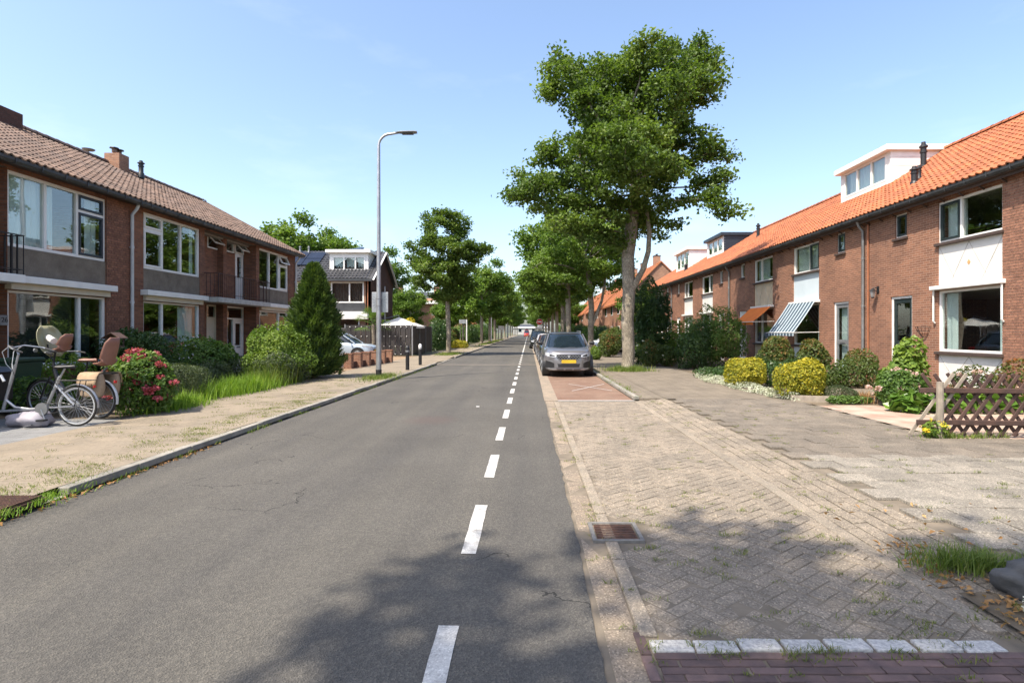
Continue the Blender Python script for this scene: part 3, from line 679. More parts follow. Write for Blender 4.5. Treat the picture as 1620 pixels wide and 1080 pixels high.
for k, (y0, y1, ax, sg) in enumerate(HR):
    h = thing('terrace_house', HRL[k], 'house', (XR, (y0+y1)/2, 0), world=True, group='orange-roofed terrace on the right')
    if k == 0: ax, sg = 5.63, 1
    wc = ax+sg*3.93; dc = ax+sg*1.52; w0, w1 = wc-.985, wc+.985; d0_, d1_ = dc-.46, dc+.46; s0, s1 = dc-.25, dc+.25
    holes = [(w0, w1, .3, 2.68), (w0, w1, 2.8, 4.95), (d0_, d1_, .1, 2.64), (s0, s1, 4.3, 4.98)]
    fac = shell(h, XR, -1, 9.2, y0, y1, 5.06, 'brickR', holes, (k == 0, k == 7), RZ-.06)
    sp = w1-.72 if sg < 0 else w0+.72
    up = {1: [('curtain', w1-.72, w1-.1, 3.95, 4.9)], 2: [('curtain', w0+.05, w1-.05, 3.95, 4.92)], 3: [('curtain', w0+.7, w1-.1, 3.95, 4.92)], 4: [('curtain', w0+.1, w0+.7, 3.95, 4.92)]}.get(k)
    window(h, XR, -1, w0, w1, 3.9, 4.95, (sp,), curtain=up, sill='sill', dark=((1,) if sg < 0 else (0,)) if k in (1, 2) else ())
    cl = {1: [('curtain', w0+.05, w0+.3, 1.15, 2.6), ('curtain', w1-.42, w1-.05, 1.15, 2.6)]}.get(k, [('curtain', w0+.1, w0+.4, 1.15, 2.6)])
    window(h, XR, -1, w0, w1, 1.12, 2.68, () if k < 3 else (sp,), curtain=cl, sill='sill')
    p = MB().box(XR+.03, XR+.1, w0, w1, 2.8, 3.83).build('panel', M[PAN[k]], h)
    p2 = MB().box(XR+.03, XR+.1, w0, w1, .3, 1.04).build('panel', M[PAN[k]], h)
    if k in (1, 3):     # lozenge grooves on the panel
        X_ = XR+.027
        for zz0, zz1, pp in ((2.82, 3.81, p), (.32, 1.02, p2)):
            m_ = MB(); zc = (zz0+zz1)/2; q = 1.97/4
            for (ya, za, yb, zb) in ((w0+.02, zc+.1, wc-q*.62, zz0), (w0+.1, zz1, wc+.0-q*.0, zz0+.0)) if False else ((wc, zz1, wc-q*1.25, zz0), (wc, zz1, wc+q*1.25, zz0), (w0+.02, zz1, wc-q*.2-.25, zz0), (w1-.02, zz1, wc+q*.2+.25, zz0)):
                m_.bar((X_, ya, za), (X_, yb, zb), .012, .008, up=(1, 0, 0))
            m_.build('groove', M['line'], pp)
        if k == 1: MB().prism([(XR+.029, wc-.05, 3.31), (XR+.029, wc, 3.24), (XR+.029, wc+.05, 3.31), (XR+.029, wc, 3.38)], (-.008, 0, 0)).build('lozenge', M['ochre'], p)
    window(h, XR, -1, s0, s1, 4.3, 4.98, (), sill='sill', dark=(0,) if k in (1, 2) else (), bar=.05, curtain=[('curtain', s0+.05, s1-.1, 4.35, 4.9)] if k == 2 else None)
    # door
    D = MB(); D.box(XR+.04, XR+.13, d0_, d0_+.07, .1, 2.64); D.box(XR+.04, XR+.13, d1_-.07, d1_, .1, 2.64); D.box(XR+.04, XR+.13, d0_+.07, d1_-.07, 2.57, 2.64)
    dr = D.build('door', M['white'], h, bevel=.005)
    dm = {1: 'darkgreen', 2: 'zinc'}.get(k, 'white'); L = MB(); a, b = XR+.06, XR+.11; u, v = d0_+.07, d1_-.07
    L.box(a, b, u, u+.11, .12, 2.57); L.box(a, b, v-.11, v, .12, 2.57); L.box(a, b, u+.11, v-.11, 2.44, 2.57); L.box(a, b, u+.11, v-.11, .12, .4); L.box(a, b, u+.11, v-.11, 1.2, 1.36)
    L.build('leaf', M[dm], dr, bevel=.006); gm = M['glass'] if k != 2 else M['bluepanel']
    for za, zb in ((.4, 1.2), (1.36, 2.44)): MB().box(XR+.08, XR+.09, u+.11, v-.11, za, zb).build('pane', M['glass'], dr)
    if k == 2: MB().box(XR+.2, XR+.205, u+.1, v-.1, .4, 2.44).build('curtain', M['curtain'], dr)
    MB().box(XR+.035, XR+.058, (u+v)/2-.15, (u+v)/2+.15, 1.25, 1.31).build('letter_slot', M['zinc'], dr)
    hy = u+.055 if sg > 0 else v-.055; MB().tube([(XR+.06, hy, 1.15), (XR+.0, hy, 1.15), (XR+.0, hy+.11*(1 if sg > 0 else -1), 1.15)], .011, 8).build('handle', M['zinc'], dr)
    MB().box(XR-.25, XR+.1, d0_-.1, d1_+.1, -.02, .1).build('doorstep', M['kerb'], h)
    # eaves
    MB().box(EX+.02, XR+.02, y0, y1, 5.062, 5.1).build('soffit', M['soffit'], h); MB().box(EX+.1, EX+.13, y0, y1, 4.99, 5.1).build('fascia', M['soffit'], h)
    for q in np.arange(y0+.2, y1, .62): MB().bar((XR, q, 4.93), (XR-.2, q, 5.055), .03, .03).build('gutter_bracket', M['sill'], h)
    gutter(h, EX-.03, -1, y0, y1, 5.19)
    rf = MB().prism([(EX-.02, y0, EZ-.02), (EX+.05, y0, EZ-.09), (RX, y0, RZ-.12), (XR+9.2+.35, y0, EZ-.12), (XR+9.5, y0, EZ-.05), (RX, y0, RZ-.045)], (0, y1-y0, 0)).build('roof', M['soffit'], h)
    dorm = {2: (19.9, 23.05, 12.95), 5: (36.3, 39.7, 12.75), 6: (42.5, 46.3, 12.3)}.get(k)
    skip = (lambda x, y, d=dorm: d and d[0]+.02 < y < d[1]-.02 and x > d[2]+.05)
    pantiles(rf, 'tileR', EX-.06, EZ, RX, RZ, y0, y1, near=(lambda q: q[1]+.0*q[0]), limit=300 if k == 1 else 0, skip=skip)
    pantiles(rf, 'tileR', XR+9.5, EZ, RX, RZ, y0, y1)
    ridge(rf, 'tileR', RX, RZ, y0, y1)
    if k % 2 == 1: downpipe(h, XR, -1, y1+.16, 5.06, 'zinc')
    # sun-screen box over the living-room window
    bxo = MB().box(XR-.16, XR-.002, w0-.1, w1+.1, 2.7, 2.8).build('awning_box', M['white'], h, bevel=.012)
    if k == 1:
        for yy in (w0-.06, w1+.06): MB().tube([(XR-.07, yy, 2.7), (XR-.07, yy, 1.9), (XR-.03, yy, 1.85)], .022, 8).build('awning_arm', M['white'], bxo)
    if dorm:
        a, b, fx = dorm; zb = EZ+(fx-EX)*(RZ-EZ)/(RX-EX); zt = 8.3 if k == 2 else 8.12
        side = 'darkblue' if k == 5 else 'white'; fm = 'white'
        d = MB(); wall_cells(d, fx, fx+.1, a, b, zb-.1, zt-.02, [(a+.22, b-.22, zb+.18, zt-.22)]); dd = d.build('dormer', M['white'], rf)
        c = MB(); c.box(fx+.1, RX+.6, a, a+.08, zb-.3, zt-.02); c.box(fx+.1, RX+.6, b-.08, b, zb-.3, zt-.02); c.box(RX+.5, RX+.6, a+.08, b-.08, zb, zt-.02); c.build('cheek', M[side], dd)
        zz = zb
        while zz < zt-.3: MB().box(fx+.0, RX+.55, a-.012, a-.001, zz, zz+.15).build('cladding_board', M[side], dd); zz += .165
        MB().box(fx-.22, RX+.7, a-.14, b+.14, zt-.2, zt).build('dormer_roof', M[side], dd, bevel=.01)
        yy = np.linspace(a+.22, b-.22, 4); win = window(rf, fx, -1, a+.22, b-.22, zb+.18, zt-.22, tuple(yy[1:3]), bar=.08, curtain=[('curtain', a+.3, b-.3, zb+.22, zt-.26)], rec=.0)
        if k == 2: MB().box(fx-.05, fx+.02, a-.04, b+.04, zb-.12, zb-.02).build('flashing', M['gutter'], dd)
    if k == 1:
        brick_patch(fac, XR, -1, y0+.02, w0-.003, .32, 5.04, 'bpieceR', 'mortarR')
        vent(rf, 11.62, 16.75, 6.1, .5, .085); vent(rf, 11.9, 16.95, 6.27, .42, .06)
        m_ = thing('wall_lantern', 'old-style lantern mounted on the brick wall beside the downpipe', 'lamp', (XR, 16.85, 2.7))
        MB().tube([(-.01, 0, .22), (-.12, 0, .27), (-.17, 0, .2)], .012, 6).build('bracket', M['black'], m_)
        MB().lathe([(.02, -.16), (.055, -.14), (.05, -.12)], 6, (-.17, 0, .1)).build('base', M['black'], m_); MB().lathe([(.05, -.12), (.085, .06)], 6, (-.17, 0, .1)).build('lantern_glass', M['steel'], m_); MB().lathe([(.11, .06), (.05, .12), (.015, .15)], 6, (-.17, 0, .1)).build('hood', M['black'], m_)
        MB().box(-.025, -.002, -.05, .05, .1, .3).build('backplate', M['black'], m_)
        MB().tube([(XR-.04, 17.3, 5.0), (XR-.04, 17.3, .1)], .028, 8).build('vent_pipe', M['copper'], h)
        m_ = thing('hanging_basket', 'empty wire wall basket between the dark door and the large window', 'basket', (XR, 14.88, 1.62))
        for z, rr in ((.14, .24), (.03, .19), (-.06, .12), (-.13, .05)): MB().tube([(-.005-rr*.8*math.sin(t_), rr*math.cos(t_), z) for t_ in np.linspace(0, math.pi, 12)], .006, 5).build('wire_ring', M['black'], m_)
        for t_ in np.linspace(.2, 2.95, 7): MB().tube([(-.005-rr*.8*math.sin(t_), rr*math.cos(t_), z) for z, rr in ((.14, .24), (.03, .19), (-.06, .12), (-.13, .05))], .005, 5).build('wire_rib', M['black'], m_)
    if k == 2: vent(rf, 13.6, 19.15, 7.3, .85, .09)
    if k == 4: vent(rf, 13.3, 32.2, 7.15, .75, .09)
    if k == 5: vent(rf, 13.3, 40.3, 7.15, .75, .09)
    if k == 6: vent(rf, 11.9, 42.0, 6.25, .5, .12)
def awning(label, y0, y1, zt, zb, proj, mat, mat2):
    a = thing('awning', label, 'awning', (XR-.17, (y0+y1)/2, zt), world=True)
    x0, x1 = XR-.17, XR-proj; n = 10; vs = []
    for i in range(n+1):
        f = i/n; sag = -.03*math.sin(math.pi*f)
        for y in (y0, y1): vs.append((x0+(x1-x0)*f, y, zt+(zb-zt)*f+sag))
    vs2 = [(x, y, z-.008) for x, y, z in vs]; m_ = MB(); m_.add(vs, [(2*i, 2*i+1, 2*i+3, 2*i+2) for i in range(n)]); m_.build('canvas', M[mat], a, smooth=True)
    MB().tube([(x1, y0-.02, zb), (x1, y1+.02, zb)], .018, 8).build('front_bar', M['white'], a)
    MB().box(x1-.006, x1+.006, y0, y1, zb-.13, zb-.012).build('valance', M[mat], a)
    for y in (y0-.015, y1+.015): MB().bar((x1, y, zb), (XR-.02, y, zb+.02), .022, .022).build('arm', M['white'], a)
    return a
awning('orange canvas awning lowered over a living-room window', 23.95, 26.15, 2.72, 2.06, .95, 'orange', 'orange')
awning('blue and white striped awning lowered over a living-room window', 20.25, 22.35, 2.74, 1.6, .95, 'stripe', 'stripe')
# ---------------------------------------------------------------- left terrace
XL, LEX, LEZ, LRX, LRZ = -10.9, -10.55, 5.2, -15.3, 7.74
HL = [(4.5, 9.85, 9.85, -1), (9.85, 15.2, 9.85, 1), (15.2, 20.5, 20.5, -1), (20.5, 26.0, 20.5, 1)]
HLL = ['brown brick terrace house left of number 26, mostly out of view', 'brown brick terrace house number 26 with dark casements, at the left edge', 'brown brick terrace house between the white downpipe and the shared balcony', 'brown brick terrace house at the far gable end of the left row']
for k, (y0, y1, ax, sg) in enumerate(HL):
    h = thing('row_house', HLL[k], 'house', (XL, (y0+y1)/2, 0), world=True, group='brown brick terrace on the left')
    w0, w1 = sorted((ax+sg*2.03, ax+sg*4.75))
    if k == 1: w0, w1 = 11.64, 14.36
    r0, r1 = sorted((ax, ax+sg*1.78)); RI = XL-.5
    holes = [(w0, w1, .85, 2.5), (w0, w1, 2.82, 5.03), (r0, r1, .1, 2.62), (r0, r1, 2.8, 5.06)]
    fac = shell(h, XL, 1, 8.8, y0, y1, 5.12, 'brickL', holes, (k == 0, k == 3), LRZ-.06)
    # sections: casement with top light on the party-wall side
    a1, a2 = (w0+.87, w0+1.76) if sg < 0 else (w1-1.76, w1-.87)
    sec = 0 if sg < 0 else 2
    cu = {1: [('curtain', w0+.05, w0+1.35, 3.48, 4.98), ('curtain', w1-.45, w1-.06, 3.48, 4.98)], 2: [('curtain', w1-.3, w1-.06, 3.48, 4.98)], 3: [('curtain', w0+.05, w0+.3, 3.48, 4.98)]}.get(k)
    window(h, XL, 1, w0, w1, 3.43, 5.03, (a1, a2), vents=(sec,), dark=(sec,) if k < 2 else (), curtain=cu, openvent=(sec,) if k == 3 else (), bar=.07)
    sl_ = a2 if k == 1 else (a1 if sg < 0 else a2)
    window(h, XL, 1, w0, w1, .85, 2.52, (w1-.8,) if k == 1 else (sl_,), curtain=[('blind', w0+.08, w1-.85, .9, 2.45), ('blind', w1-.75, w1-.3, .9, 2.45)] if k == 1 else [('curtain', w1-.9, w1-.1, .9, 2.4)] if k == 2 else [('curtain', w0+.1, w0+.5, .9, 2.4)], bar=.07, sill='white')
    MB().box(XL-.1, XL-.02, w0, w1, 2.82, 3.42).build('ribbed_panel', M['rib'], h)
    yb0, yb1 = (w0-.12, w1+.12); MB().box(XL-.05, XL+.22, yb0, yb1, 2.66, 2.81).build('canopy', M['white'], h, bevel=.01); MB().box(XL-.04, XL+.1, w0-.02, w1+.02, 2.52, 2.658).build('canopy_board', M['cream'], h)
    # recessed entrance bay
    m_ = MB(); dA = (19.7, 20.34) if k == 2 else ((21.05, 22.3) if k == 3 else (ax+sg*.55-.3+(.2 if sg > 0 else -.2), ax+sg*.55+.6))
    dA = tuple(sorted(dA)); dU = (19.75, 20.45, 4.62, 5.06) if k == 2 else ((21.62, 22.28, 2.82, 5.06) if k == 3 else (r0+.3, r1-.7, 2.82, 5.06))
    inh = [(dA[0], dA[1], .1, 2.6), dU]
    if k == 3: inh.append((20.72, 21.56, 4.62, 5.06))
    wall_cells(m_, RI, RI-.22, r0, r1, -.02, 5.1, inh); m_.build('porch_wall', M['brickL'], h)
    ye = r1 if sg > 0 else r0; MB().box(RI, XL-.28, ye-.001 if sg > 0 else ye-.12, ye+.12 if sg > 0 else ye+.001, .0, 5.1).build('porch_cheek', M['brickL'], h)
    D = MB(); a, b = RI-.1, RI-.02; q = .055
    D.box(a, b, dA[0], dA[0]+q, .1, 2.6); D.box(a, b, dA[1]-q, dA[1], .1, 2.6); D.box(a, b, dA[0]+q, dA[1]-q, 2.54, 2.6); D.box(a, b, dA[0]+q, dA[1]-q, 2.1, 2.16); D.box(a, b, dA[0]+q, dA[1]-q, .1, .14)
    dr = D.build('door', M['white' if k == 3 else 'cream'], h, bevel=.004)
    if k == 3:
        MB().box(a, b, 21.5, 21.56, .14, 2.1).build('post', M['white'], dr); MB().box(a+.02, b-.02, 21.105, 21.5, .14, 1.0).build('lower_panel', M['white'], dr); MB().box(-11.46, -11.452, 21.105, 21.5, 1.0, 2.1).build('pane', M['glass'], dr)
        L = MB(); L.box(a+.02, b-.01, 21.56, 22.245, .14, 1.1); L.box(a+.02, b-.01, 21.56, 21.7, 1.1, 2.1); L.box(a+.02, b-.01, 22.1, 22.245, 1.1, 2.1); L.box(a+.02, b-.01, 21.7, 22.1, 1.95, 2.1); L.build('leaf', M['white'], dr, bevel=.005)
        MB().box(-11.46, -11.452, 21.7, 22.1, 1.1, 1.95).build('pane', M['glass'], dr); MB().box(-11.46, -11.452, 21.11, 22.24, 2.16, 2.54).build('pane', M['glass'], dr)
        MB().box(b-.01, b+.012, 21.78, 22.02, 1.0, 1.06).build('letter_slot', M['zinc'], dr); MB().tube([(b-.01, 21.63, 1.15), (b+.05, 21.63, 1.15), (b+.05, 21.72, 1.15)], .011, 6).build('handle', M['black'], dr)
    else:
        MB().box(a+.02, b-.02, dA[0]+q, dA[1]-q, .14, 2.1).build('leaf', M['cream'], dr); MB().box(-11.46, -11.452, dA[0]+q, dA[1]-q, 2.16, 2.54).build('pane', M['glass'], dr); MB().tube([(b-.02, dA[1]-.12, 1.1), (b+.05, dA[1]-.12, 1.1), (b+.05, dA[1]-.22, 1.1)], .011, 6).build('handle', M['black'], dr)
    def toplight(y0_, y1_, z0_, z1_, op=True):
        window(h, RI+.03, 1, y0_, y1_, z0_, z1_, (), vents=(), bar=.05, rec=.03)
        if op:
            f = MB(); m2 = Matrix.Rotation(-.5, 3, 'Y'); zc = z1_-.03; n_ = 4
            for (ya, yb, da, db) in ((y0_+.03, y1_-.03, 0, .05), (y0_+.03, y1_-.03, .28, .34), (y0_+.03, y0_+.09, .05, .28), (y1_-.09, y1_-.03, .05, .28)):
                pts = [(RI+.02+d_*math.sin(.75), y_, zc-d_*math.cos(.75)) for d_ in (da, db) for y_ in (ya, yb)]; f.prism([pts[0], pts[1], pts[3], pts[2]], (.03, 0, .02))
            s_ = f.build('open_sash', M['white'], h); pts = [(RI+.03+d_*math.sin(.75), y_, zc-d_*math.cos(.75)+.01) for d_ in (.05, .28) for y_ in (y0_+.09, y1_-.09)]
            MB().prism([pts[0], pts[1], pts[3], pts[2]], (.004, 0, .003)).build('pane', M['glass'], s_)
    if k == 2: toplight(19.75, 20.45, 4.62, 5.06)
    if k == 3:
        toplight(20.72, 21.56, 4.66, 5.06, False); toplight(21.62, 22.28, 4.7, 5.06)
        D = MB(); u, v = 21.62, 22.28; D.box(a, b, u, u+.05, 2.82, 4.7); D.box(a, b, v-.05, v, 2.82, 4.7); D.box(a, b+.01, u+.05, u+.17, 2.84, 4.69); D.box(a, b+.01, v-.17, v-.05, 2.84, 4.69); D.box(a, b+.01, u+.17, v-.17, 2.84, 3.75); D.box(a, b+.01, u+.17, v-.17, 4.56, 4.69)
        bd = D.build('balcony_door', M['white'], h, bevel=.004); MB().box(-11.46, -11.452, u+.17, v-.17, 3.75, 4.56).build('pane', M['glass'], bd)
        for zz in (3.95, 4.15, 4.36): MB().box(-11.45, -11.43, u+.17, v-.17, zz, zz+.02).build('glazing_bar', M['black'], bd)
    if k == 2: MB().box(RI-.02, RI+.06, r0+.06, r0+.2, 2.8, 5.06).build('white_post', M['white'], h)
    # eaves and roof
    MB().box(LEX+.02, XL-.1, y0, y1, 5.122, 5.15).build('soffit', M['soffit'], h); gutter(h, LEX+.03, 1, y0, y1, 5.19)
    e1 = .25 if k == 3 else 0; e0 = .25 if k == 0 else 0
    rf = MB().prism([(LEX+.02, y0-e0, LEZ-.02), (LEX-.05, y0-e0, LEZ-.09), (LRX, y0-e0, LRZ-.12), (XL-9.1, y0-e0, LEZ-.12), (XL-9.15, y0-e0, LEZ-.05), (LRX, y0-e0, LRZ-.045)], (0, y1-y0+e0+e1, 0)).build('roof', M['soffit'], h)
    pantiles(rf, 'tileL', LEX+.06, LEZ, LRX, LRZ, y0-e0, y1+e1, near=(lambda q: q[1]+abs(q[0])*.0) if k != 1 else (lambda q: 0 if q[1] > 11.6 else 9), limit=300 if k == 1 else 0)
    pantiles(rf, 'tileL', XL-9.15, LEZ, LRX, LRZ, y0-e0, y1+e1); ridge(rf, 'tileL', LRX, LRZ, y0-e0, y1+e1)
    if k == 1:
        brick_patch(fac, XL, 1, w1+.003, y1-.003, .5, 5.1, 'bpieceL', 'mortarL', prefer=lambda y, z: -abs(z-3.2)); downpipe(h, XL, 1, y1-.0, 5.1, 'pipewhite')
    if k == 3: downpipe(h, XL, 1, y1-.1, 5.1, 'pipewhite')
    if k == 2:
        chimney(rf, -15.4, -14.9, 15.3, 16.4, 7.3, 8.02, 'brickDark', 0, False); chimney(rf, -15.35, -14.8, 20.12, 20.62, 7.3, 8.1, 'brickFar', 2, False)
        vent(rf, -14.45, 20.75, 7.5, .5, .08); MB().tube([(-15.5, 19.6, 7.7), (-15.5, 19.6, 8.05)], .02, 6).build('dish_pole', M['zinc'], rf); MB().lathe([(.2, 0), (.16, -.04), (.05, -.06)], 14, (-15.5, 19.6, 8.05)).build('dish', M['zinc'], rf)
    if k == 3:
        m_ = MB(); m_.bar((LRX, y1+e1+.01, LRZ+.0), (LEX, y1+e1+.01, LEZ+.0), .06, .12)
        m_.build('verge_tile', M['tileL'], rf); MB().prism([(-13.6, 22.0, 6.58), (-14.5, 22.0, 7.1), (-14.5, 22.9, 7.1), (-13.6, 22.9, 6.58)], (.05, 0, .09)).build('roof_window', M['carglass'], rf)
def balcony(label, y0, y1, mat, slab):
    b = thing('balcony', label, 'balcony', (XL, (y0+y1)/2, 2.7), world=True, group='balconies of the left terrace')
    MB().box(-11.395, -10.39, y0, y1, 2.625, 2.795).build('slab', M[slab], b, bevel=.01)
    xr, zt = -10.42, 3.6
    MB().bar((xr, y0+.02, zt), (xr, y1-.02, zt), .04, .02).build('top_rail', M[mat], b); MB().bar((xr, y0+.02, 2.9), (xr, y1-.02, 2.9), .03, .015).build('bottom_rail', M[mat], b)
    for y in (y0+.02, y1-.02): MB().bar((xr-.02, y, zt), (XL-.3, y, zt), .03, .02).build('side_rail', M[mat], b); MB().bar((xr-.02, y, 2.9), (XL-.3, y, 2.9), .03, .015).build('side_rail', M[mat], b)
    n = int((y1-y0)/.13)
    for i in range(n+1):
        y = y0+.02+(y1-y0-.04)*i/n; th = .032 if i % 8 == 0 else .014; MB().box(xr-th/2, xr+th/2, y-th/2, y+th/2, 2.795, zt-.011).build('baluster', M[mat], b)
    for y in (y0+.02, y1-.02):
        for x in np.arange(xr-.14, XL-.2, -.13): MB().box(x-.007, x+.007, y-.007, y+.007, 2.795, zt-.011).build('baluster', M[mat], b)
M['rail_brown'] = sm('brown_red_railing', (.06, .025, .022), None, 4, .5)
M['slabgrey'] = sm('balcony_slab', (.48, .47, .44), (.36, .35, .33), 5, .8)
balcony('shared balcony with dark red railing above two front doors', 18.68, 22.42, 'rail_brown', 'slabgrey')
balcony('balcony with black railing and white slab edge at the left picture edge', 8.0, 11.5, 'black', 'white')
# house number plate
p = thing('number_plate', 'grey house number plate reading 26 beside the blinds window', 'sign', (XL+.004, 11.555, 1.78), world=True)
MB().box(XL, XL+.02, 11.46, 11.63, 1.76, 1.97).build('plate', M['zinc'], p)
cu = bpy.data.curves.new('digits', 'FONT'); cu.body = '26'; cu.size = .15; cu.extrude = .003; cu.align_x = 'CENTER'
to = bpy.data.objects.new('tmp', cu); COL.objects.link(to); bpy.context.view_layer.update(); me = bpy.data.meshes.new_from_object(to); bpy.data.objects.remove(to); me.materials.append(M['black'])
o = link_obj('digits', me, p); o.location = (.021, -.005, .045); o.rotation_euler = (R(90), 0, R(90))
# ---------------------------------------------------------------- dark-roofed house across the driveway
hs = thing('corner_house', 'dark brick house with slate-grey roof, white dormer and solar panels', 'house', (-13, 39, 0), world=True)
YF, YB, XA, XB, ZE, ZR = 35.9, 42.0, -10.25, -22, 5.15, 7.25; YM = (YF+YB)/2
def wall_y(mb, y0, y1, x0, x1, z0, z1, holes):     # same as wall_cells for a wall facing -Y
    t_ = MB(); wall_cells(t_, y0, y1, x0, x1, z0, z1, holes); mb.add([(y, x, z) for x, y, z in t_.v], [f[::-1] for f in t_.f])
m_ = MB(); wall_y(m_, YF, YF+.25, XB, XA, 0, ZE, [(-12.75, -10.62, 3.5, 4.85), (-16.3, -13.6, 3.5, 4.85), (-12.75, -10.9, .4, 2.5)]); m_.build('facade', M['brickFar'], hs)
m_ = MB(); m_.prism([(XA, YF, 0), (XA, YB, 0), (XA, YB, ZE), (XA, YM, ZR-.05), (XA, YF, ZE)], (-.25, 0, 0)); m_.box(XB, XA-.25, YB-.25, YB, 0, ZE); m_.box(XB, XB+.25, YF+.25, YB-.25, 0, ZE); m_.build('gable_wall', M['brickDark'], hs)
MB().box(XB+.3, XA-.3, YF+.3, YB-.3, 2.6, 2.75).build('inner_floor', M['room'], hs); MB().box(XB+.3, XA-.3, YF+2.5, YF+2.6, .1, 5).build('inner_wall', M['room'], hs)
def win_y(par, yf, x0, x1, z0, z1, splits, curtain=None, fm='white'):
    f = MB(); q = .08; f.box(x0, x1, yf-.02, yf+.08, z1-q, z1); f.box(x0, x1, yf-.02, yf+.08, z0, z0+q); ed = [x0]+list(splits)+[x1]
    for x in (x0, x1-q): f.box(x, x+q, yf-.02, yf+.08, z0+q, z1-q)
    for x in splits: f.box(x-q/2, x+q/2, yf-.02, yf+.08, z0+q, z1-q)
    w = f.build('window', M[fm], par)
    for i in range(len(ed)-1):
        MB().box(ed[i]+.05, ed[i+1]-.05, yf+.03, yf+.04, z0+q*.7, z1-q*.7).build('pane', M['glass'], w)
        if curtain:
            n = 26; vs = []
            for k_ in range(n+1): x = ed[i]+.1+(ed[i+1]-ed[i]-.2)*k_/n; vs += [(x, yf+.25+.025*math.sin(k_*1.3), z0+.1), (x, yf+.25+.025*math.sin(k_*1.3), z1-.1)]
            MB().add(vs, [(2*k_, 2*k_+2, 2*k_+3, 2*k_+1) for k_ in range(n)]).build('curtain', M[curtain], w)
    return w
win_y(hs, YF, -12.75, -10.62, 3.5, 4.85, (-11.55,), 'drape'); win_y(hs, YF, -16.3, -13.6, 3.5, 4.85, (-14.9,), 'drape'); win_y(hs, YF, -12.75, -10.9, .4, 2.5, (), None)
MB().box(-12.8, -10.55, YF-.03, YF+.02, 2.95, 3.49).build('panel', M['gutter'], hs); MB().box(-16.5, -10.3, YF-.35, YF-.004, 2.45, 2.93).build('canopy', M['white'], hs)
sl2 = math.hypot(YM-YF, ZR-ZE); rf = MB().prism([(XA+.25, YF-.3, ZE-.12), (XA+.25, YM, ZR-.02), (XA+.25, YB+.3, ZE-.12), (XA+.25, YB+.3, ZE-.22), (XA+.25, YM, ZR-.14), (XA+.25, YF-.3, ZE-.22)], (XB-XA-.25, 0, 0)).build('roof', M['tileD'], hs)
for sg in (-1, 1):       # barge boards
    MB().bar((XA+.27, YM, ZR-.08), (XA+.27, YM+sg*3.35, ZE-.2), .04, .2, up=(1, 0, 0)).build('barge_board', M['white'], rf)
items = []; nu, nv = 60, 12
vy, vz = (YM-YF+.3)/math.hypot(YM-YF+.3, ZR-ZE+.12), (ZR-ZE+.12)/math.hypot(YM-YF+.3, ZR-ZE+.12); Ls = math.hypot(YM-YF+.3, ZR-ZE+.12)
tv = TV.copy(); tv[:, 0] *= 1.2; tv[:, 2] *= 1.3; Rm = np.array([[1, 0, 0], [0, vy, -vz], [0, vz, vy]]); pts = np.array([(XB+.12+i*.235, YF-.3+vy*j*Ls/nv, ZE-.1+vz*j*Ls/nv) for j in range(nv) for i in range(50)])
V = (tv @ Rm.T)[None]+pts[:, None, :]; np_mesh('roof_tiles', V.reshape(-1, 3), (TF[None]+np.arange(len(pts))[:, None, None]*len(TV)).reshape(-1, 4), M['tileD'], rf, kind='stuff')
for kx in range(2):
    for kz in range(2):
        x = -16.2+kx*1.12; f0, f1 = .42+kz*.24, .42+kz*.24+.225; P = lambda x_, f_: (x_, YF-.3+vy*f_*Ls-.07*vz, ZE-.1+vz*f_*Ls+.07)
        MB().prism([P(x, f0), P(x+1.08, f0), P(x+1.08, f1), P(x, f1)], (0, -.02, .035)).build('solar_panel', M['solar'], rf)
da, db = -13.1, -10.55; dy = YF+.75; zb = ZE+.4
d = MB(); wall_y(d, dy, dy+.1, da, db, zb-.1, 6.85, [(da+.2, db-.2, zb+.12, 6.6)]); dd = d.build('dormer', M['white'], rf); MB().box(da, da+.08, dy+.1, YM+.4, zb, 6.85).box(db-.08, db, dy+.1, YM+.4, zb, 6.85).build('cheek', M['white'], dd)
MB().box(da-.2, db+.2, dy-.25, YM+.5, 6.83, 7.02).build('dormer_roof', M['white'], dd); win_y(dd, dy, da+.2, db-.2, zb+.12, 6.6, (da+.95, da+1.7), 'curtain')
MB().prism([(da+.5, dy+.3, 7.02), (da+1.9, dy+.3, 7.02), (da+1.7, dy+1.4, 7.42)], (.1, .3, .02)).build('skylight', M['carglass'], dd)
MB().box(XB, XA+.25, YF-.42, YF-.3, ZE-.28, ZE-.16).build('gutter', M['gutter'], rf); MB().tube([(XA-.1, YF-.06, ZE-.1), (XA-.1, YF-.06, .1)], .04, 8).build('downpipe', M['copper'], hs)
for x in (-15.9, -15.3): vent(rf, x, YM-.2, ZR-.1, .45, .06, 'zinc')
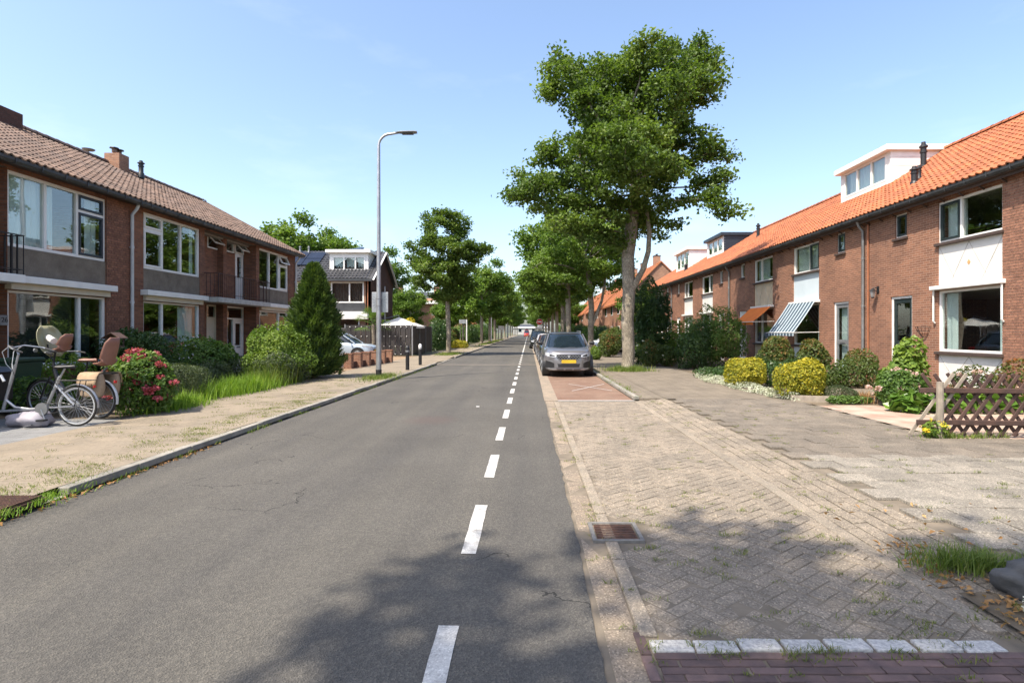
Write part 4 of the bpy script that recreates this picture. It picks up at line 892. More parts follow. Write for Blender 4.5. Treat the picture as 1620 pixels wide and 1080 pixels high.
# ---------------------------------------------------------------- distant houses
def far_house(name, label, x0, x1, y0, y1, ze, zr_, axis, wall, roofm, wins=(), chim=(), group=None):
    h = thing(name, label, 'house', ((x0+x1)/2, (y0+y1)/2, 0), world=True, group=group)
    MB().box(x0, x1, y0, y1, -.02, ze).build('wall', M[wall], h)
    if axis == 'y': xm = (x0+x1)/2; pr = [(x0-.35, y0-.15, ze-.2), (xm, y0-.15, zr_), (x1+.35, y0-.15, ze-.2), (x1+.35, y0-.15, ze-.35), (xm, y0-.15, zr_-.15), (x0-.35, y0-.15, ze-.35)]; rf = MB().prism(pr, (0, y1-y0+.3, 0)); g = MB().prism([(x0, y0+.001, ze), (x1, y0+.001, ze), (xm, y0+.001, zr_-.16)], (0, y1-y0-.002, 0))
    else: ym = (y0+y1)/2; pr = [(x0-.15, y0-.35, ze-.2), (x0-.15, ym, zr_), (x0-.15, y1+.35, ze-.2), (x0-.15, y1+.35, ze-.35), (x0-.15, ym, zr_-.15), (x0-.15, y0-.35, ze-.35)]; rf = MB().prism(pr, (x1-x0+.3, 0, 0)); g = MB().prism([(x0+.001, y0, ze), (x0+.001, ym, zr_-.16), (x0+.001, y1, ze)], (x1-x0-.002, 0, 0))
    r = rf.build('roof', M[roofm], h); g.build('gable', M[wall], h)
    if roofm == 'tileFar' and axis == 'y':
        m_ = MB(); n_ = 26
        for q in range(n_):
            f = q/n_; m_.bar((x0-.35+(xm-x0+.35)*f, y0-.15, ze-.2+(zr_-ze+.2)*f+.02), (x0-.35+(xm-x0+.35)*f, y1+.15, ze-.2+(zr_-ze+.2)*f+.02), .05, .05)
        m_.build('tile_courses', M[roofm], r)
    for face, a, b, za, zb in wins:
        f = MB(); g_ = MB()
        if face == 'w': f.box(x0-.03, x0+.02, a, b, za, zb); g_.box(x0-.045, x0-.035, a+.09, b-.09, za+.09, zb-.09)
        elif face == 'e': f.box(x1-.02, x1+.03, a, b, za, zb); g_.box(x1+.035, x1+.045, a+.09, b-.09, za+.09, zb-.09)
        else: f.box(a, b, y0-.03, y0+.02, za, zb); g_.box(a+.09, b-.09, y0-.045, y0-.035, za+.09, zb-.09)
        w = f.build('window', M['white'], h); g_.build('pane', M['carglass'], w)
    for (x, y) in chim: chimney(r, x-.35, x+.35, y-.35, y+.35, zr_-.8, zr_+.75, 'brickFar', 2, True)
    return h, r
wl = lambda y0, n, st: [('w', y0+i*st, y0+i*st+1.6, z, z+1.3) for i in range(n) for z in (1., 3.6)]
h, r = far_house('terrace_house', 'gabled orange-roofed house with chimneys seen past the large tree trunk', 10.1, 18.5, 60, 76, 5.0, 9.3, 'y', 'brickFar', 'tileFar', wl(61.5, 3, 5)+[('s', 12, 13.3, 3.6, 4.8), ('s', 15, 16.3, 3.6, 4.8)], ((14.3, 62), (14.3, 69), (14.3, 75)), 'distant terraces')
for kx in range(4): MB().prism([(11.0, 64.2+kx*1.05, 5.85), (13.2, 64.2+kx*1.05, 8.15), (13.2, 65.2+kx*1.05, 8.15), (11.0, 65.2+kx*1.05, 5.85)], (-.05, 0, .06)).build('solar_panel', M['steel'], r)
far_house('terrace_house', 'second orange-roofed house further along the right side', 10.1, 18.5, 79, 98, 5.0, 9.3, 'y', 'brickFar', 'tileFar', wl(81, 3, 6), ((14.3, 81), (14.3, 90)), 'distant terraces')
far_house('terrace_house', 'third orange-roofed house far along the right side', 10.1, 18.5, 102, 130, 5.0, 9.3, 'y', 'brickFar', 'tileFar', wl(104, 4, 6), ((14.3, 105),), 'distant terraces')
far_house('apartment_block', 'pale brick house with low dark roof and white eaves behind the fence trees', -21.5, -11.2, 76, 84, 5.9, 7.3, 'x', 'brickFar', 'tileD', [('s', -13.2, -12.0, 3.9, 5.1), ('s', -16.5, -15, 3.9, 5.1), ('e', 78, 80, 3.6, 4.9)], ((-18.3, 79.5), (-13.1, 79.5)))
h_ = [o for o in bpy.data.objects if o.name.startswith('apartment_block')][0]; MB().box(-21.9, -10.8, 75.45, 75.7, 5.45, 5.85).build('eaves_board', M['white'], h_)
far_house('bungalow_roof', 'low house with orange roof between the left street trees', -15.5, -9.5, 92, 100, 3.2, 5.6, 'y', 'brickFar', 'tileFar', [('e', 93, 95, 1, 2.3)], ())
far_house('end_building', 'small pale building closing the far end of the street', -9, 12, 330, 345, 4, 6, 'x', 'slabgrey', 'tileD', [('s', -6+i*4, -4+i*4, 1.5, 3.5) for i in range(4)], ())
# ================================================================ VEGETATION
def unit(v): return v/np.maximum(np.linalg.norm(v, axis=-1, keepdims=True), 1e-9)
def leaf_cloud(P, size, up=.7, jit=.35, aspect=.75, out=None, outw=.0, clump=1.3, seed=0):
    g = np.random.default_rng(seed); n = len(P); s = size*g.uniform(1-jit, 1+jit, n)
    nrm = g.normal(0, 1, (n, 3))*.75; nrm[:, 2] += up
    if out is not None: nrm += out*outw
    nrm = unit(nrm); ax = unit(np.cross(nrm, g.normal(0, 1, (n, 3)))); sd = np.cross(nrm, ax)
    b = P-ax*(s*.5)[:, None]; t = P+ax*(s*.5)[:, None]-nrm*(s*.12)[:, None]; m = P+ax*(s*-.04)[:, None]
    l = m+sd*(s*aspect*.5)[:, None]+nrm*(s*.13)[:, None]; r = m-sd*(s*aspect*.5)[:, None]+nrm*(s*.13)[:, None]
    V = np.stack([b, l, t, r], 1).reshape(-1, 3); i = np.arange(n)*4
    F = np.concatenate([np.stack([i, i+2, i+1], 1), np.stack([i, i+3, i+2], 1)])
    c = np.sin(P[:, 0]*clump*1.7+1)+np.sin(P[:, 1]*clump*2.1)+np.sin(P[:, 2]*clump*2.3+2)+np.sin((P[:, 0]+P[:, 1]-P[:, 2])*clump*1.3)
    rnd = np.clip(.42+.1*c+g.normal(0, .17, n), 0, 1); return V, F, np.repeat(rnd, 4)
def ell_points(lobes, n, g, shell=None):
    w = np.array([l[3]*l[4]*l[5] for l in lobes])**(1 if shell is None else .67); k = g.choice(len(lobes), n, p=w/w.sum()); L = np.array(lobes)[k]
    d = unit(g.normal(0, 1, (n, 3))); r = g.uniform(0, 1, n)**(1/3) if shell is None else 1-np.abs(g.normal(0, shell, n))
    return L[:, :3]+d*r[:, None]*L[:, 3:6], d
def grow(att, trunk, step=.3, infl=3.5, kill=.55, iters=140):
    nodes = [np.array(p, float) for p in trunk]; par = [-1]+list(range(len(trunk)-1))
    N = np.array(nodes); D = np.linalg.norm(att[:, None]-N[None], axis=2); near = D.argmin(1); dist = D.min(1); alive = np.ones(len(att), bool)
    for _ in range(iters):
        idx = np.where(alive & (dist < infl))[0]
        if not len(idx):
            idx = np.where(alive)[0]
            if not len(idx): break
            idx = idx[np.argsort(dist[idx])[:5]]
        src = near[idx]; dirs = unit(att[idx]-N[src]); acc = {}
        for s_, d_ in zip(src, dirs): acc[s_] = acc.get(s_, 0)+d_
        new = []
        for s_, d_ in acc.items():
            d_ = d_/max(np.linalg.norm(d_), 1e-6)+rng.normal(0, .13, 3); d_ /= np.linalg.norm(d_); p = N[s_]+d_*step; new.append(p); par.append(int(s_))
        base = len(N); new = np.array(new); N = np.vstack([N, new])
        a = np.where(alive)[0]; dn = np.linalg.norm(att[a][:, None]-new[None], axis=2); mi = dn.argmin(1); md = dn.min(1); upd = md < dist[a]
        near[a[upd]] = base+mi[upd]; dist[a[upd]] = md[upd]; alive[a[md < kill]] = False
        if not alive.any(): break
    return N, np.array(par)
def branch_mesh(N, par, r_trunk, r_tip=.011, seg=7, exp=2.25):
    n = len(N); ch = [[] for _ in range(n)]
    for i, p in enumerate(par):
        if p >= 0: ch[p].append(i)
    r = np.zeros(n)
    for i in range(n-1, -1, -1):
        r[i] = max(r_tip, sum(r[c]**exp for c in ch[i])**(1/exp)) if ch[i] else r_tip
    k = r_trunk/r[0]; r = r*(1+(k-1)*(r/r[0])**.8)
    d = np.zeros((n, 3))
    for i in range(n):
        a = N[i]-N[par[i]] if par[i] >= 0 else N[1]-N[0]; b = N[max(ch[i], key=lambda c: r[c])]-N[i] if ch[i] else a; d[i] = unit(unit(a)+unit(b))
    ref = np.tile(np.array([[.83, .55, .1]]), (n, 1)); x = unit(np.cross(ref, d)); y = np.cross(d, x); t = np.arange(seg)*2*np.pi/seg
    V = N[:, None]+(x[:, None]*np.cos(t)[None, :, None]+y[:, None]*np.sin(t)[None, :, None])*r[:, None, None]
    # side branches start inside their parent with their own radius
    V = V.reshape(-1, 3).tolist(); F = []
    for i in range(1, n):
        p = par[i]; main = max(ch[p], key=lambda c: r[c]) == i
        if main: b = p*seg
        else:
            b = len(V); rr = min(r[i]*1.1, r[p]); 
            for q in range(seg): V.append((N[p]+(x[i]*math.cos(t[q])+y[i]*math.sin(t[q]))*rr).tolist())
        for q in range(seg): q2 = (q+1) % seg; F.append((b+q, b+q2, i*seg+q2, i*seg+q))
    return np.array(V), np.array(F), r
def tree(name, label, base, lobes, trunk, r_trunk, natt, nleaf, lsize, leaf='leaf', group=None, seed=1, step=.3, spread=.3, kill=.6, ncl=70, sig=.45):
    g = np.random.default_rng(seed); t = thing(name, label, 'tree', base, group=group)
    cc, _ = ell_points(lobes, ncl//3, g); c2, _ = ell_points(lobes, ncl-ncl//3, g, .1); cc = np.vstack([cc, c2]); att = cc[g.integers(0, len(cc), natt)]+g.normal(0, 1, (natt, 3))*sig*np.array([1, 1, .6])
    tr = []
    for a, b in zip(trunk[:-1], trunk[1:]):
        a, b = np.array(a, float), np.array(b, float); m = max(1, int(np.linalg.norm(b-a)/step)); tr += [a+(b-a)*i/m for i in range(m)]
    tr.append(np.array(trunk[-1], float)); N, par = grow(att, tr, step, kill=kill)
    V, F, r = branch_mesh(N, par, r_trunk); np_mesh('trunk', V, F, M['bark'], t, smooth=True)
    tips = np.where((r < .026) & (np.arange(len(N)) >= len(tr)))[0]; wts = np.ones(len(tips)); pick = g.choice(tips, nleaf, p=wts/wts.sum())
    # twigs of leaves flattened into layers
    P = N[pick]+g.normal(0, 1, (nleaf, 3))*np.array([spread, spread, spread*.55]); P[:, 2] += .03
    V, F, q = leaf_cloud(P, lsize, up=.85, seed=seed, clump=.9); np_mesh('crown', V, F, M[leaf], t, rnd=q)
    return t
def pxw(px, py, Y): return ((px-836)*Y/880, Y, 1.62-(py-525)*Y/880)
# the large maple on the right
TY = 22.6; bx_, by_ = 4.03, TY
def lob(px, py, rx, ry, dy=0, rd=None): X, _, Z = pxw(px, py, TY+dy*.9); k = (TY+dy*.9)/880; return (X-bx_, dy*.9, Z-.12, rx*k*.88, (rd or rx)*k*.86, ry*k*.9)
L1 = [lob(1085, 105, 48, 42, .3), lob(1020, 100, 52, 42, -.6), lob(965, 128, 45, 36, .8), lob(908, 122, 42, 28, .4), lob(1120, 160, 28, 30, -1.2), lob(1050, 165, 62, 42, -1.2), lob(960, 190, 62, 38, -.4), lob(1090, 230, 50, 40, -1.), lob(1000, 245, 70, 42, 1.4), lob(910, 238, 42, 26, -.4),
      lob(862, 272, 42, 26, .2), lob(840, 300, 30, 24, -.3), lob(900, 300, 45, 30, 1.0), lob(960, 300, 55, 30, -1.6), lob(1040, 300, 58, 32, -1.0), lob(1100, 300, 36, 26, -1.8), lob(1118, 322, 34, 22, -2.4), lob(1148, 336, 30, 18, -2.8), lob(1080, 330, 36, 22, -1.5), lob(1000, 180, 70, 45, .6), lob(930, 348, 52, 18, -.6), lob(1010, 350, 48, 16, .8), lob(985, 240, 60, 55, 2.6), lob(1000, 235, 55, 55, -2.6)]
t1 = tree('maple_tree', 'tall broad maple tree on the right verge beside the grey car', (bx_, by_, .07), L1, [(0, 0, -.1), (.03, 0, .8), (-.02, 0, 2), (.05, .03, 3.2), (.02, .1, 4.6), (.25, .1, 6.5), (.4, 0, 8.5)], .26, 2400, 70000, .15, 'leaf', seed=12, step=.28, spread=.21, ncl=280, sig=.4, kill=.42)
# second stem leaning right as in the photo
MB().tube([(.05, 0, 3.0), (.3, -.05, 3.5), (.62, -.08, 4.1), (.82, -.1, 4.8), (.86, -.1, 5.6), (.75, 0, 6.6), (.9, .1, 7.6)], [.13, .125, .115, .105, .095, .08, .05], 10).build('limb', M['bark'], t1, smooth=True)
MB().tube([(0, 0, -.12), (.0, 0, .05), (.02, 0, .35)], [.33, .29, .262], 12).build('root_flare', M['bark'], t1, smooth=True)
GT = 'street trees along the road'
# kinds of street tree, copied along the road
TA = tree('street_tree', 'slender street tree with dense crown standing on the left verge beyond the bollards', (-5.5, 38.2, GL), [(0, 0, 6.2, 2.2, 2.2, 1.9), (-.2, 0, 8.2, 1.5, 1.5, 1.4), (.9, .2, 6.9, 1.4, 1.5, 1.2), (-.7, -.3, 5.2, 1.7, 1.6, 1.2), (.2, .3, 4.5, 1.4, 1.4, .8)], [(0, 0, -.1), (.03, 0, 1.5), (-.05, 0, 3.2), (.05, .1, 5), (0, 0, 7)], .16, 800, 27000, .17, 'leaf', GT, 21, .3, .22, ncl=150, sig=.42)
TB = tree('street_tree', 'light green forked street tree behind the grey car on the right', (4.1, 36.7, GR), [(-2.0, 0, 6.3, 2.5, 2.2, 2.0), (.6, 0, 7.3, 2.4, 2.3, 1.9), (-.6, .5, 8.6, 1.9, 1.8, 1.0), (-3.1, .2, 5.4, 1.4, 1.6, 1.3), (1.7, -.3, 6.2, 1.5, 1.7, 1.6)], [(0, 0, -.1), (0, 0, 1.8), (.05, 0, 3.2), (-.1, .1, 5), (-.3, .1, 6.5)], .19, 800, 22000, .18, 'leaf2', GT, 31, .32, .24, ncl=65)
MB().tube([(0, 0, 1.7), (.35, 0, 2.6), (.75, .1, 3.6), (.95, .1, 4.8), (.9, 0, 6)], [.11, .1, .09, .075, .04], 8).build('limb', M['bark'], TB, smooth=True)
TC = tree('street_tree', 'young light green street tree tied to a stake on the left', (-6.7, 57, GL), [(0, 0, 4.6, 2.0, 2.0, 2.2), (.1, 0, 6.2, 1.3, 1.3, 1.3)], [(0, 0, -.1), (0, 0, 2), (0, .05, 4)], .09, 300, 9000, .24, 'leafy', GT, 41, .3, .3)
TD = tree('street_tree', 'broad dark street tree on the left, next after the young staked one', (-5.9, 70, GL), [(0, 0, 7, 3.1, 3.0, 2.6), (1.4, 0, 8.2, 2.0, 2, 1.8), (-1.5, .2, 6.2, 1.9, 2, 1.6), (.2, 0, 5.0, 2.3, 2, 1.0)], [(0, 0, -.1), (0, 0, 2), (.05, 0, 3.6), (0, .1, 6)], .2, 650, 15000, .26, 'leaf2', GT, 51, .4, .33, ncl=70, sig=.6)
def ctree(src, loc, rz, sc, label):
    o = copy_tree(src); o.location = loc; o.rotation_euler = (0, 0, rz); o.scale = (sc, sc, sc); o['label'] = label; o['group'] = GT; return o
ords = ['third', 'fourth', 'fifth', 'sixth', 'seventh', 'eighth', 'ninth', 'tenth', 'eleventh', 'twelfth', 'thirteenth', 'fourteenth']
for k, (y, x, s_, rz, src) in enumerate([(83, -5.8, 1.0, 1., TD), (96, -5.8, 1.1, 2.2, TD), (108, -5.8, 1.0, 3.3, TC), (120, -5.8, 1.15, 4.1, TD), (136, -5.8, 1.05, 5.2, TD), (155, -5.8, 1.15, .4, TD), (178, -5.8, 1.1, 1.7, TD), (205, -5.8, 1.15, 2.8, TD), (240, -5.8, 1.1, 4.6, TD), (285, -5.8, 1.2, 3.9, TD)]):
    ctree(src, (x, y, GL), rz, s_, 'street tree on the left of the road, %s in line after the staked one' % ords[k])
for k, (y, x, s_, rz, src) in enumerate([(50, 3.6, 1.22, 2.3, TD), (62, 3.8, 1.15, .6, TB), (74, 3.8, 1.15, 3.1, TD), (88, 3.8, 1.15, 1.4, TD), (104, 3.8, 1.15, 4.4, TD), (122, 3.8, 1.15, 5.6, TD), (145, 3.8, 1.2, .9, TD), (172, 3.8, 1.15, 2.0, TD), (205, 3.8, 1.2, 3.3, TD), (245, 3.8, 1.15, 4.9, TD), (290, 3.8, 1.2, .2, TD)]):
    ctree(src, (x, y, GR), rz, s_, 'street tree on the right of the road, %s in line counting from the large maple' % ords[k])
o = ctree(TA, (-4.85, -5.9, GL), 2.0, 1.3, 'street tree behind the viewpoint that throws its leafy shadow on the road'); o.scale = (1.38, 1.38, 2.0)
ctree(TB, (6.6, 9.0-19, GR), 1.0, 1.1, 'street tree behind the viewpoint on the right pavement')
for k, (x, y, s_, rz, lb) in enumerate([(-27, 60, 1.36, .3, 'round treetop behind the left terrace roof, nearest to the ridge'), (-23, 63, 1.3, 2.1, 'round treetop behind the solar panels of the slate-roofed house'), (-33, 58, 1.2, 4, 'large treetop behind the left terrace, farthest to the left'), (-12.8, 58, .62, 1.2, 'bushy garden tree behind the dark slatted fence'), (-9.2, 62, .5, 4.3, 'small garden tree beside the pale brick house'), (-20.5, 73, 1.2, .3, 'treetop low behind the white dormer of the slate-roofed house'), (9.2, 47, .52, 1., 'garden tree in front of the distant orange-roofed house'), (9.3, 112, .8, 3, 'dark garden tree far along the right side'), (-10.5, 120, .9, 2, 'dark garden tree far along the left side'), (-10.5, 150, 1., 5, 'garden tree farthest along the left side'), (9.5, 140, 1., 2.4, 'garden tree farthest along the right side')]):
    o = ctree(TD, (x, y, 0), rz, s_, lb); o['group'] = 'trees in gardens beyond the road'
# ---------------------------------------------------------------- shrubs
def shrub(name, label, base, lobes, n, size, mat, cat='shrub', up=.6, aspect=.6, shell=.16, flowers=None, stems=5, outw=1., seed=0, group=None, fl_r=.06):
    """lobes relative to base; flowers=(count, material, points per head)"""
    g = np.random.default_rng(seed+5); s_ = thing(name, label, cat, base, group=group)
    P, d = ell_points(lobes, n, g, shell); lump = 1+.1*np.sin(P[:, 0]*8+seed)+.1*np.sin(P[:, 1]*7+2+seed)+.06*np.sin(P[:, 2]*11); c = np.array(lobes)[:, :3].mean(0); P = c+(P-c)*lump[:, None]
    ok = P[:, 2] > .015; P, d = P[ok], d[ok]; V, F, q = leaf_cloud(P, size, up, .4, aspect, d, outw, 2.2, seed); np_mesh('foliage', V, F, M[mat], s_, rnd=q)
    zt = max(l[2]+l[5]*.5 for l in lobes); m_ = MB()
    for k in range(stems):
        l = lobes[k % len(lobes)]; m_.tube([(l[0]*.15+g.normal(0, .03), l[1]*.15+g.normal(0, .03), -.03), (l[0]*.6+g.normal(0, .05), l[1]*.6+g.normal(0, .05), l[2]*.6), (l[0]+g.normal(0, l[3]*.3), l[1]+g.normal(0, l[4]*.3), l[2]+l[5]*.3)], [.022, .015, .007], 5)
    m_.build('stems', M['twig'], s_)
    if flowers:
        cnt, fm, per = flowers; P2, d2 = ell_points(lobes, cnt*6, g, .03); keep = np.where(P2[:, 2] > .25*zt)[0][:cnt]
        for i in keep:
            h = unit(g.normal(0, 1, (per, 3)))*fl_r*np.array([1, 1, .7])*(.5+.5*g.uniform(0, 1, (per, 1))); V, F, q = leaf_cloud(P2[i]*1.02+d2[i]*.02+h, fl_r*.55, .3, .3, .9, seed=int(i)); np_mesh('flower_head', V, F, M[fm], s_, rnd=q)
    return s_
sh = shrub
# left gardens
sh('hydrangea', 'pink flowering hydrangea at the pavement beside the parked bicycles', (-7.3, 10.45, GL), [(0, 0, .55, .55, .5, .5), (.15, .1, .8, .42, .4, .35), (-.25, .1, .75, .4, .4, .4), (.35, 0, .45, .35, .35, .4)], 3600, .085, 'lmid', flowers=(58, 'fpink', 46), seed=1, fl_r=.085, stems=9)
sh('laurel_bush', 'dark laurel bush below the white downpipe', (-9.9, 14.1, GL), [(0, 0, .8, .95, .9, .75), (.2, -.4, 1.0, .6, .6, .6), (-.3, .5, .95, .6, .7, .5)], 6500, .085, 'ldark', seed=2)
sh('laurel_bush', 'brighter broad-leaved bush under the ground-floor window', (-9.6, 16.3, GL), [(0, 0, .7, .7, 1.0, .65), (.2, .6, .75, .5, .5, .5)], 3800, .11, 'lmid', seed=3)
sh('clipped_bush', 'low grey-green rounded bush behind the hydrangea', (-8.1, 12.2, GL), [(0, 0, .42, .72, .75, .42), (.1, .6, .4, .6, .6, .38)], 9500, .04, 'lgrey', seed=4, shell=.08)
sh('low_hedge', 'brownish low juniper hedge below the front doors', (-8.9, 15.4, GL), [(0, 0, .35, .6, .9, .38), (-.2, 1.2, .38, .6, .9, .38), (-.1, 2.2, .4, .6, .7, .38), (.2, -.6, .3, .5, .5, .3)], 8000, .05, 'lgrey', seed=5)
sh('round_bush', 'large bright round bush in front of the entrance porch', (-7.75, 17.2, GL), [(0, 0, .95, .92, .9, .82), (.1, -.2, .6, .95, .9, .6), (-.45, .2, 1.0, .55, .6, .6)], 11000, .075, 'lbright', seed=6, shell=.1)
sh('wild_bush', 'loose weedy bush at the foot of the round one', (-7.35, 16.3, GL), [(0, 0, .45, .6, .6, .45), (.2, .7, .4, .5, .5, .4)], 4200, .065, 'lgrey', seed=7)
sh('fern_clump', 'light green fern clump behind the child seat', (-9.6, 11.6, GL), [(0, 0, .55, .5, .5, .6), (-.1, -.5, .4, .4, .4, .4)], 1500, .1, 'lbright', seed=8, aspect=.35)
sh('low_planting', 'green low planting behind the cargo bicycle', (-9.2, 10.3, GL), [(0, 0, .35, .9, .35, .35), (-.8, 0, .4, .6, .3, .4)], 2600, .08, 'lmid', seed=9)
sh('tall_hedge', 'tall hedge left of the viewpoint that shades the pavement', (-7.6, 3.9, GL), [(0, 0, 1.3, .7, .9, 1.2), (-.6, -.6, 1.2, .8, .9, 1.1)], 5000, .1, 'ldark', seed=10)
# conifer
def conifer(base, h, r, n, seed):
    g = np.random.default_rng(seed); s_ = thing('conifer', 'pointed dark green conifer beside the driveway', 'conifer', base)
    f = g.uniform(0, 1, n)**.85; z = .08+f*h; prof = np.interp(f, [0, .12, .35, .6, .8, .92, 1], [.75, 1., .92, .7, .46, .27, .05])*r; a = g.uniform(0, 2*np.pi, n)
    ring = 1+.17*np.sin(a*4+z*3)+.13*np.sin(a*9-z*7)+.08*np.sin(z*13+a*2); rad = prof*ring*(1-np.abs(g.normal(0, .2, n))); P = np.stack([rad*np.cos(a), rad*np.sin(a), z], 1)
    d = unit(np.stack([np.cos(a)*.7, np.sin(a)*.7, np.full(n, .75)], 1)+g.normal(0, .3, (n, 3))); L = g.uniform(.08, .2, n); sd = unit(np.cross(d, g.normal(0, 1, (n, 3))))*.022
    V = np.stack([P-sd, P+sd, P+d*L[:, None]+sd*.3, P+d*L[:, None]-sd*.3], 1).reshape(-1, 3); i = np.arange(n)*4
    np_mesh('foliage', V, np.stack([i, i+1, i+2, i+3], 1), M['lconifer'], s_, rnd=np.repeat(np.clip(g.normal(.4, .22, n)+.12*np.sin(a*5+z*4), 0, 1), 4))
    MB().tube([(0, 0, -.05), (0, 0, h*.9)], [.09, .02], 8).build('trunk', M['bark'], s_)
    cr = MB().lathe([(r*.6, .1), (r*.8, h*.15), (r*.7, h*.4), (r*.42, h*.7), (r*.1, h*.95)], 12); c_ = cr.build('inner_sprays', M['lconifer'], s_)
    return s_
conifer((-7.15, 18.55, GL), 3.65, .84, 26000, 3)
def blades(P, h, w, lean, g, seg2=True):
    n = len(P); a = g.uniform(0, 2*np.pi, n); ln = g.uniform(.1, 1, n)*lean; d = np.stack([np.cos(a)*ln, np.sin(a)*ln, np.ones(n)], 1); H = (h*g.uniform(.45, 1.15, n))[:, None]
    s_ = np.stack([-np.sin(a), np.cos(a), np.zeros(n)], 1)*(w*g.uniform(.6, 1.2, n))[:, None]; mid = P+d*H*.55; tip = P+d*H*np.array([1.25, 1.25, .95])
    V = np.stack([P-s_, P+s_, mid+s_*.7, mid-s_*.7, tip], 1).reshape(-1, 3); i = np.arange(n)*5
    F = np.concatenate([np.stack([i, i+1, i+2], 1), np.stack([i, i+2, i+3], 1), np.stack([i+3, i+2, i+4], 1)]); return V, F, np.repeat(np.clip(g.normal(.42, .22, n), 0, 1), 5)
def grass(name, label, cx, cy, z, rx, ry, n, h, w=.006, lean=.5, mat='grass', cat='grass', seed=0, pts=None):
    g = np.random.default_rng(seed+90)
    if pts is None: r = np.minimum(g.rayleigh(.5, n), 1.7); a = g.uniform(0, 6.283, n); P = np.stack([cx+rx*r*np.cos(a), cy+ry*r*np.sin(a), np.full(n, z)], 1)
    else: P = np.repeat(pts, n, 0); P = P+np.stack([g.normal(0, rx, len(P)), g.normal(0, ry, len(P)), np.zeros(len(P))], 1)
    V, F, q = blades(P, h*(.55+.5*np.abs(np.sin(P[:, 0]*5.1+P[:, 1]*3.3)+np.sin(P[:, 1]*7.7-P[:, 0]*2.9))*.7), w, lean, g); return tag(np_mesh(name, V, F, M[mat], rnd=q), label, cat, kind='stuff')
grass('tall_grass', 'tall sunlit grass spilling over the left pavement edge', -7.35, 14.3, GL, .5, 1.6, 5200, .42, .007, .55, 'grassb', seed=1)
grass('tall_grass', 'dry seeding grass stalks before the round bush', -7.3, 16.2, GL, .4, 1.4, 2600, .7, .005, .35, 'grass', seed=2)
grass('tall_grass', 'long grass at the foot of the hydrangea', -7.15, 11.2, GL, .4, .9, 2200, .3, .007, .6, 'grassb', seed=3)
grass('tall_grass', 'wild grass ring round the large maple trunk', 3.95, 22.1, GR, .8, .6, 1900, .26, .007, .8, 'grass', seed=4)
grass('tall_grass', 'green grass tuft growing at the right picture edge', 3.0, 3.72, .05, .42, .17, 1100, .13, .0035, 1.3, 'grass', seed=5)
grass('tall_grass', 'grass growing over the left kerb near the gully', -4.6, 4.95, .06, .26, .7, 1500, .07, .0035, 1.2, 'grassb', seed=6)
grass('tall_grass', 'weeds at the foot of the lattice fence', 6.3, 8.15, .06, .7, .12, 420, .12, .005, .8, 'grass', seed=7)
grass('tall_grass', 'dry orange grass clump in the flower bed', 7.35, 12.35, GR, .3, .3, 900, .24, .006, .7, 'dry', seed=8)
grass('tall_grass', 'grass round the lamp post foot', -4.95, 18.5, GL, .5, 1.4, 1500, .14, .006, .7, 'grass', seed=9)
grass('tall_grass', 'grass under the first left street tree', -5.4, 38, GL, .7, 2.2, 1500, .16, .012, .7, 'grass', seed=10)
grass('tall_grass', 'grass along the left verge between the far trees', -5.4, 85, GL, .5, 24, 2600, .2, .02, .7, 'grass', seed=11)
grass('tall_grass', 'grass along the right verge between the far trees', 3.9, 80, GR, .6, 26, 2600, .2, .02, .7, 'grass', seed=12)
# small weeds and moss in the joints
g = np.random.default_rng(77); T = []
for _ in range(60): T.append((g.uniform(.8, 2.5), g.uniform(2.9, 5.6)**1, .0))
for _ in range(70): T.append((g.uniform(.45, 2.6), 2.9+9*g.uniform(0, 1)**1.6, .0))
for _ in range(60): y = g.uniform(3, 13); T.append((g.uniform(2.6, 3.25), y, .05))
for _ in range(75): T.append((g.uniform(3.2, 6.2), g.uniform(3.6, 12)**1, GR))
for _ in range(45): y = g.choice(np.arange(3.7, 7, .3)); T.append((g.uniform(3.2, 6.8), y+.0, GR))
for _ in range(30): T.append((g.uniform(.6, 2.5), 2.8+g.normal(0, .06), .0))
for _ in range(26): T.append((g.uniform(.7, 2.5), g.uniform(2.0, 2.8), .0))
for _ in range(45): T.append((.57+g.normal(0, .03), g.uniform(2.2, 12), .0))
grass('joint_weeds', 'tiny weeds and moss growing in the paving joints on the right', 0, 0, 0, .035, .012, 20, .028, .0026, 1.5, 'moss', 'weeds', 20, pts=np.array(T))
T = [(g.uniform(-6.9, -4.65), g.uniform(4.5, 20), GL) for _ in range(150)]+[(g.uniform(-5.3, -4.65), g.uniform(4.5, 14), GL) for _ in range(170)]
grass('joint_weeds', 'sparse yellowish weeds creeping over the sandy left pavement', 0, 0, 0, .09, .05, 34, .03, .003, 1.4, 'moss', 'weeds', 21, pts=np.array(T))
T = [(-4.47+g.normal(0, .02), y, .012) for y in np.arange(5.6, 27, .22) if g.uniform() < .45]
grass('joint_weeds', 'weeds rooted where the left kerb meets the asphalt', 0, 0, 0, .03, .06, 22, .07, .004, .8, 'grass', 'weeds', 22, pts=np.array(T))
T = [(2.64+g.normal(0, .06), y, GR) for y in np.arange(13.2, 32, .2) if g.uniform() < .6]
grass('joint_weeds', 'weeds along the raised kerb of the parking bays', 0, 0, 0, .07, .06, 22, .08, .004, .8, 'grass', 'weeds', 23, pts=np.array(T))
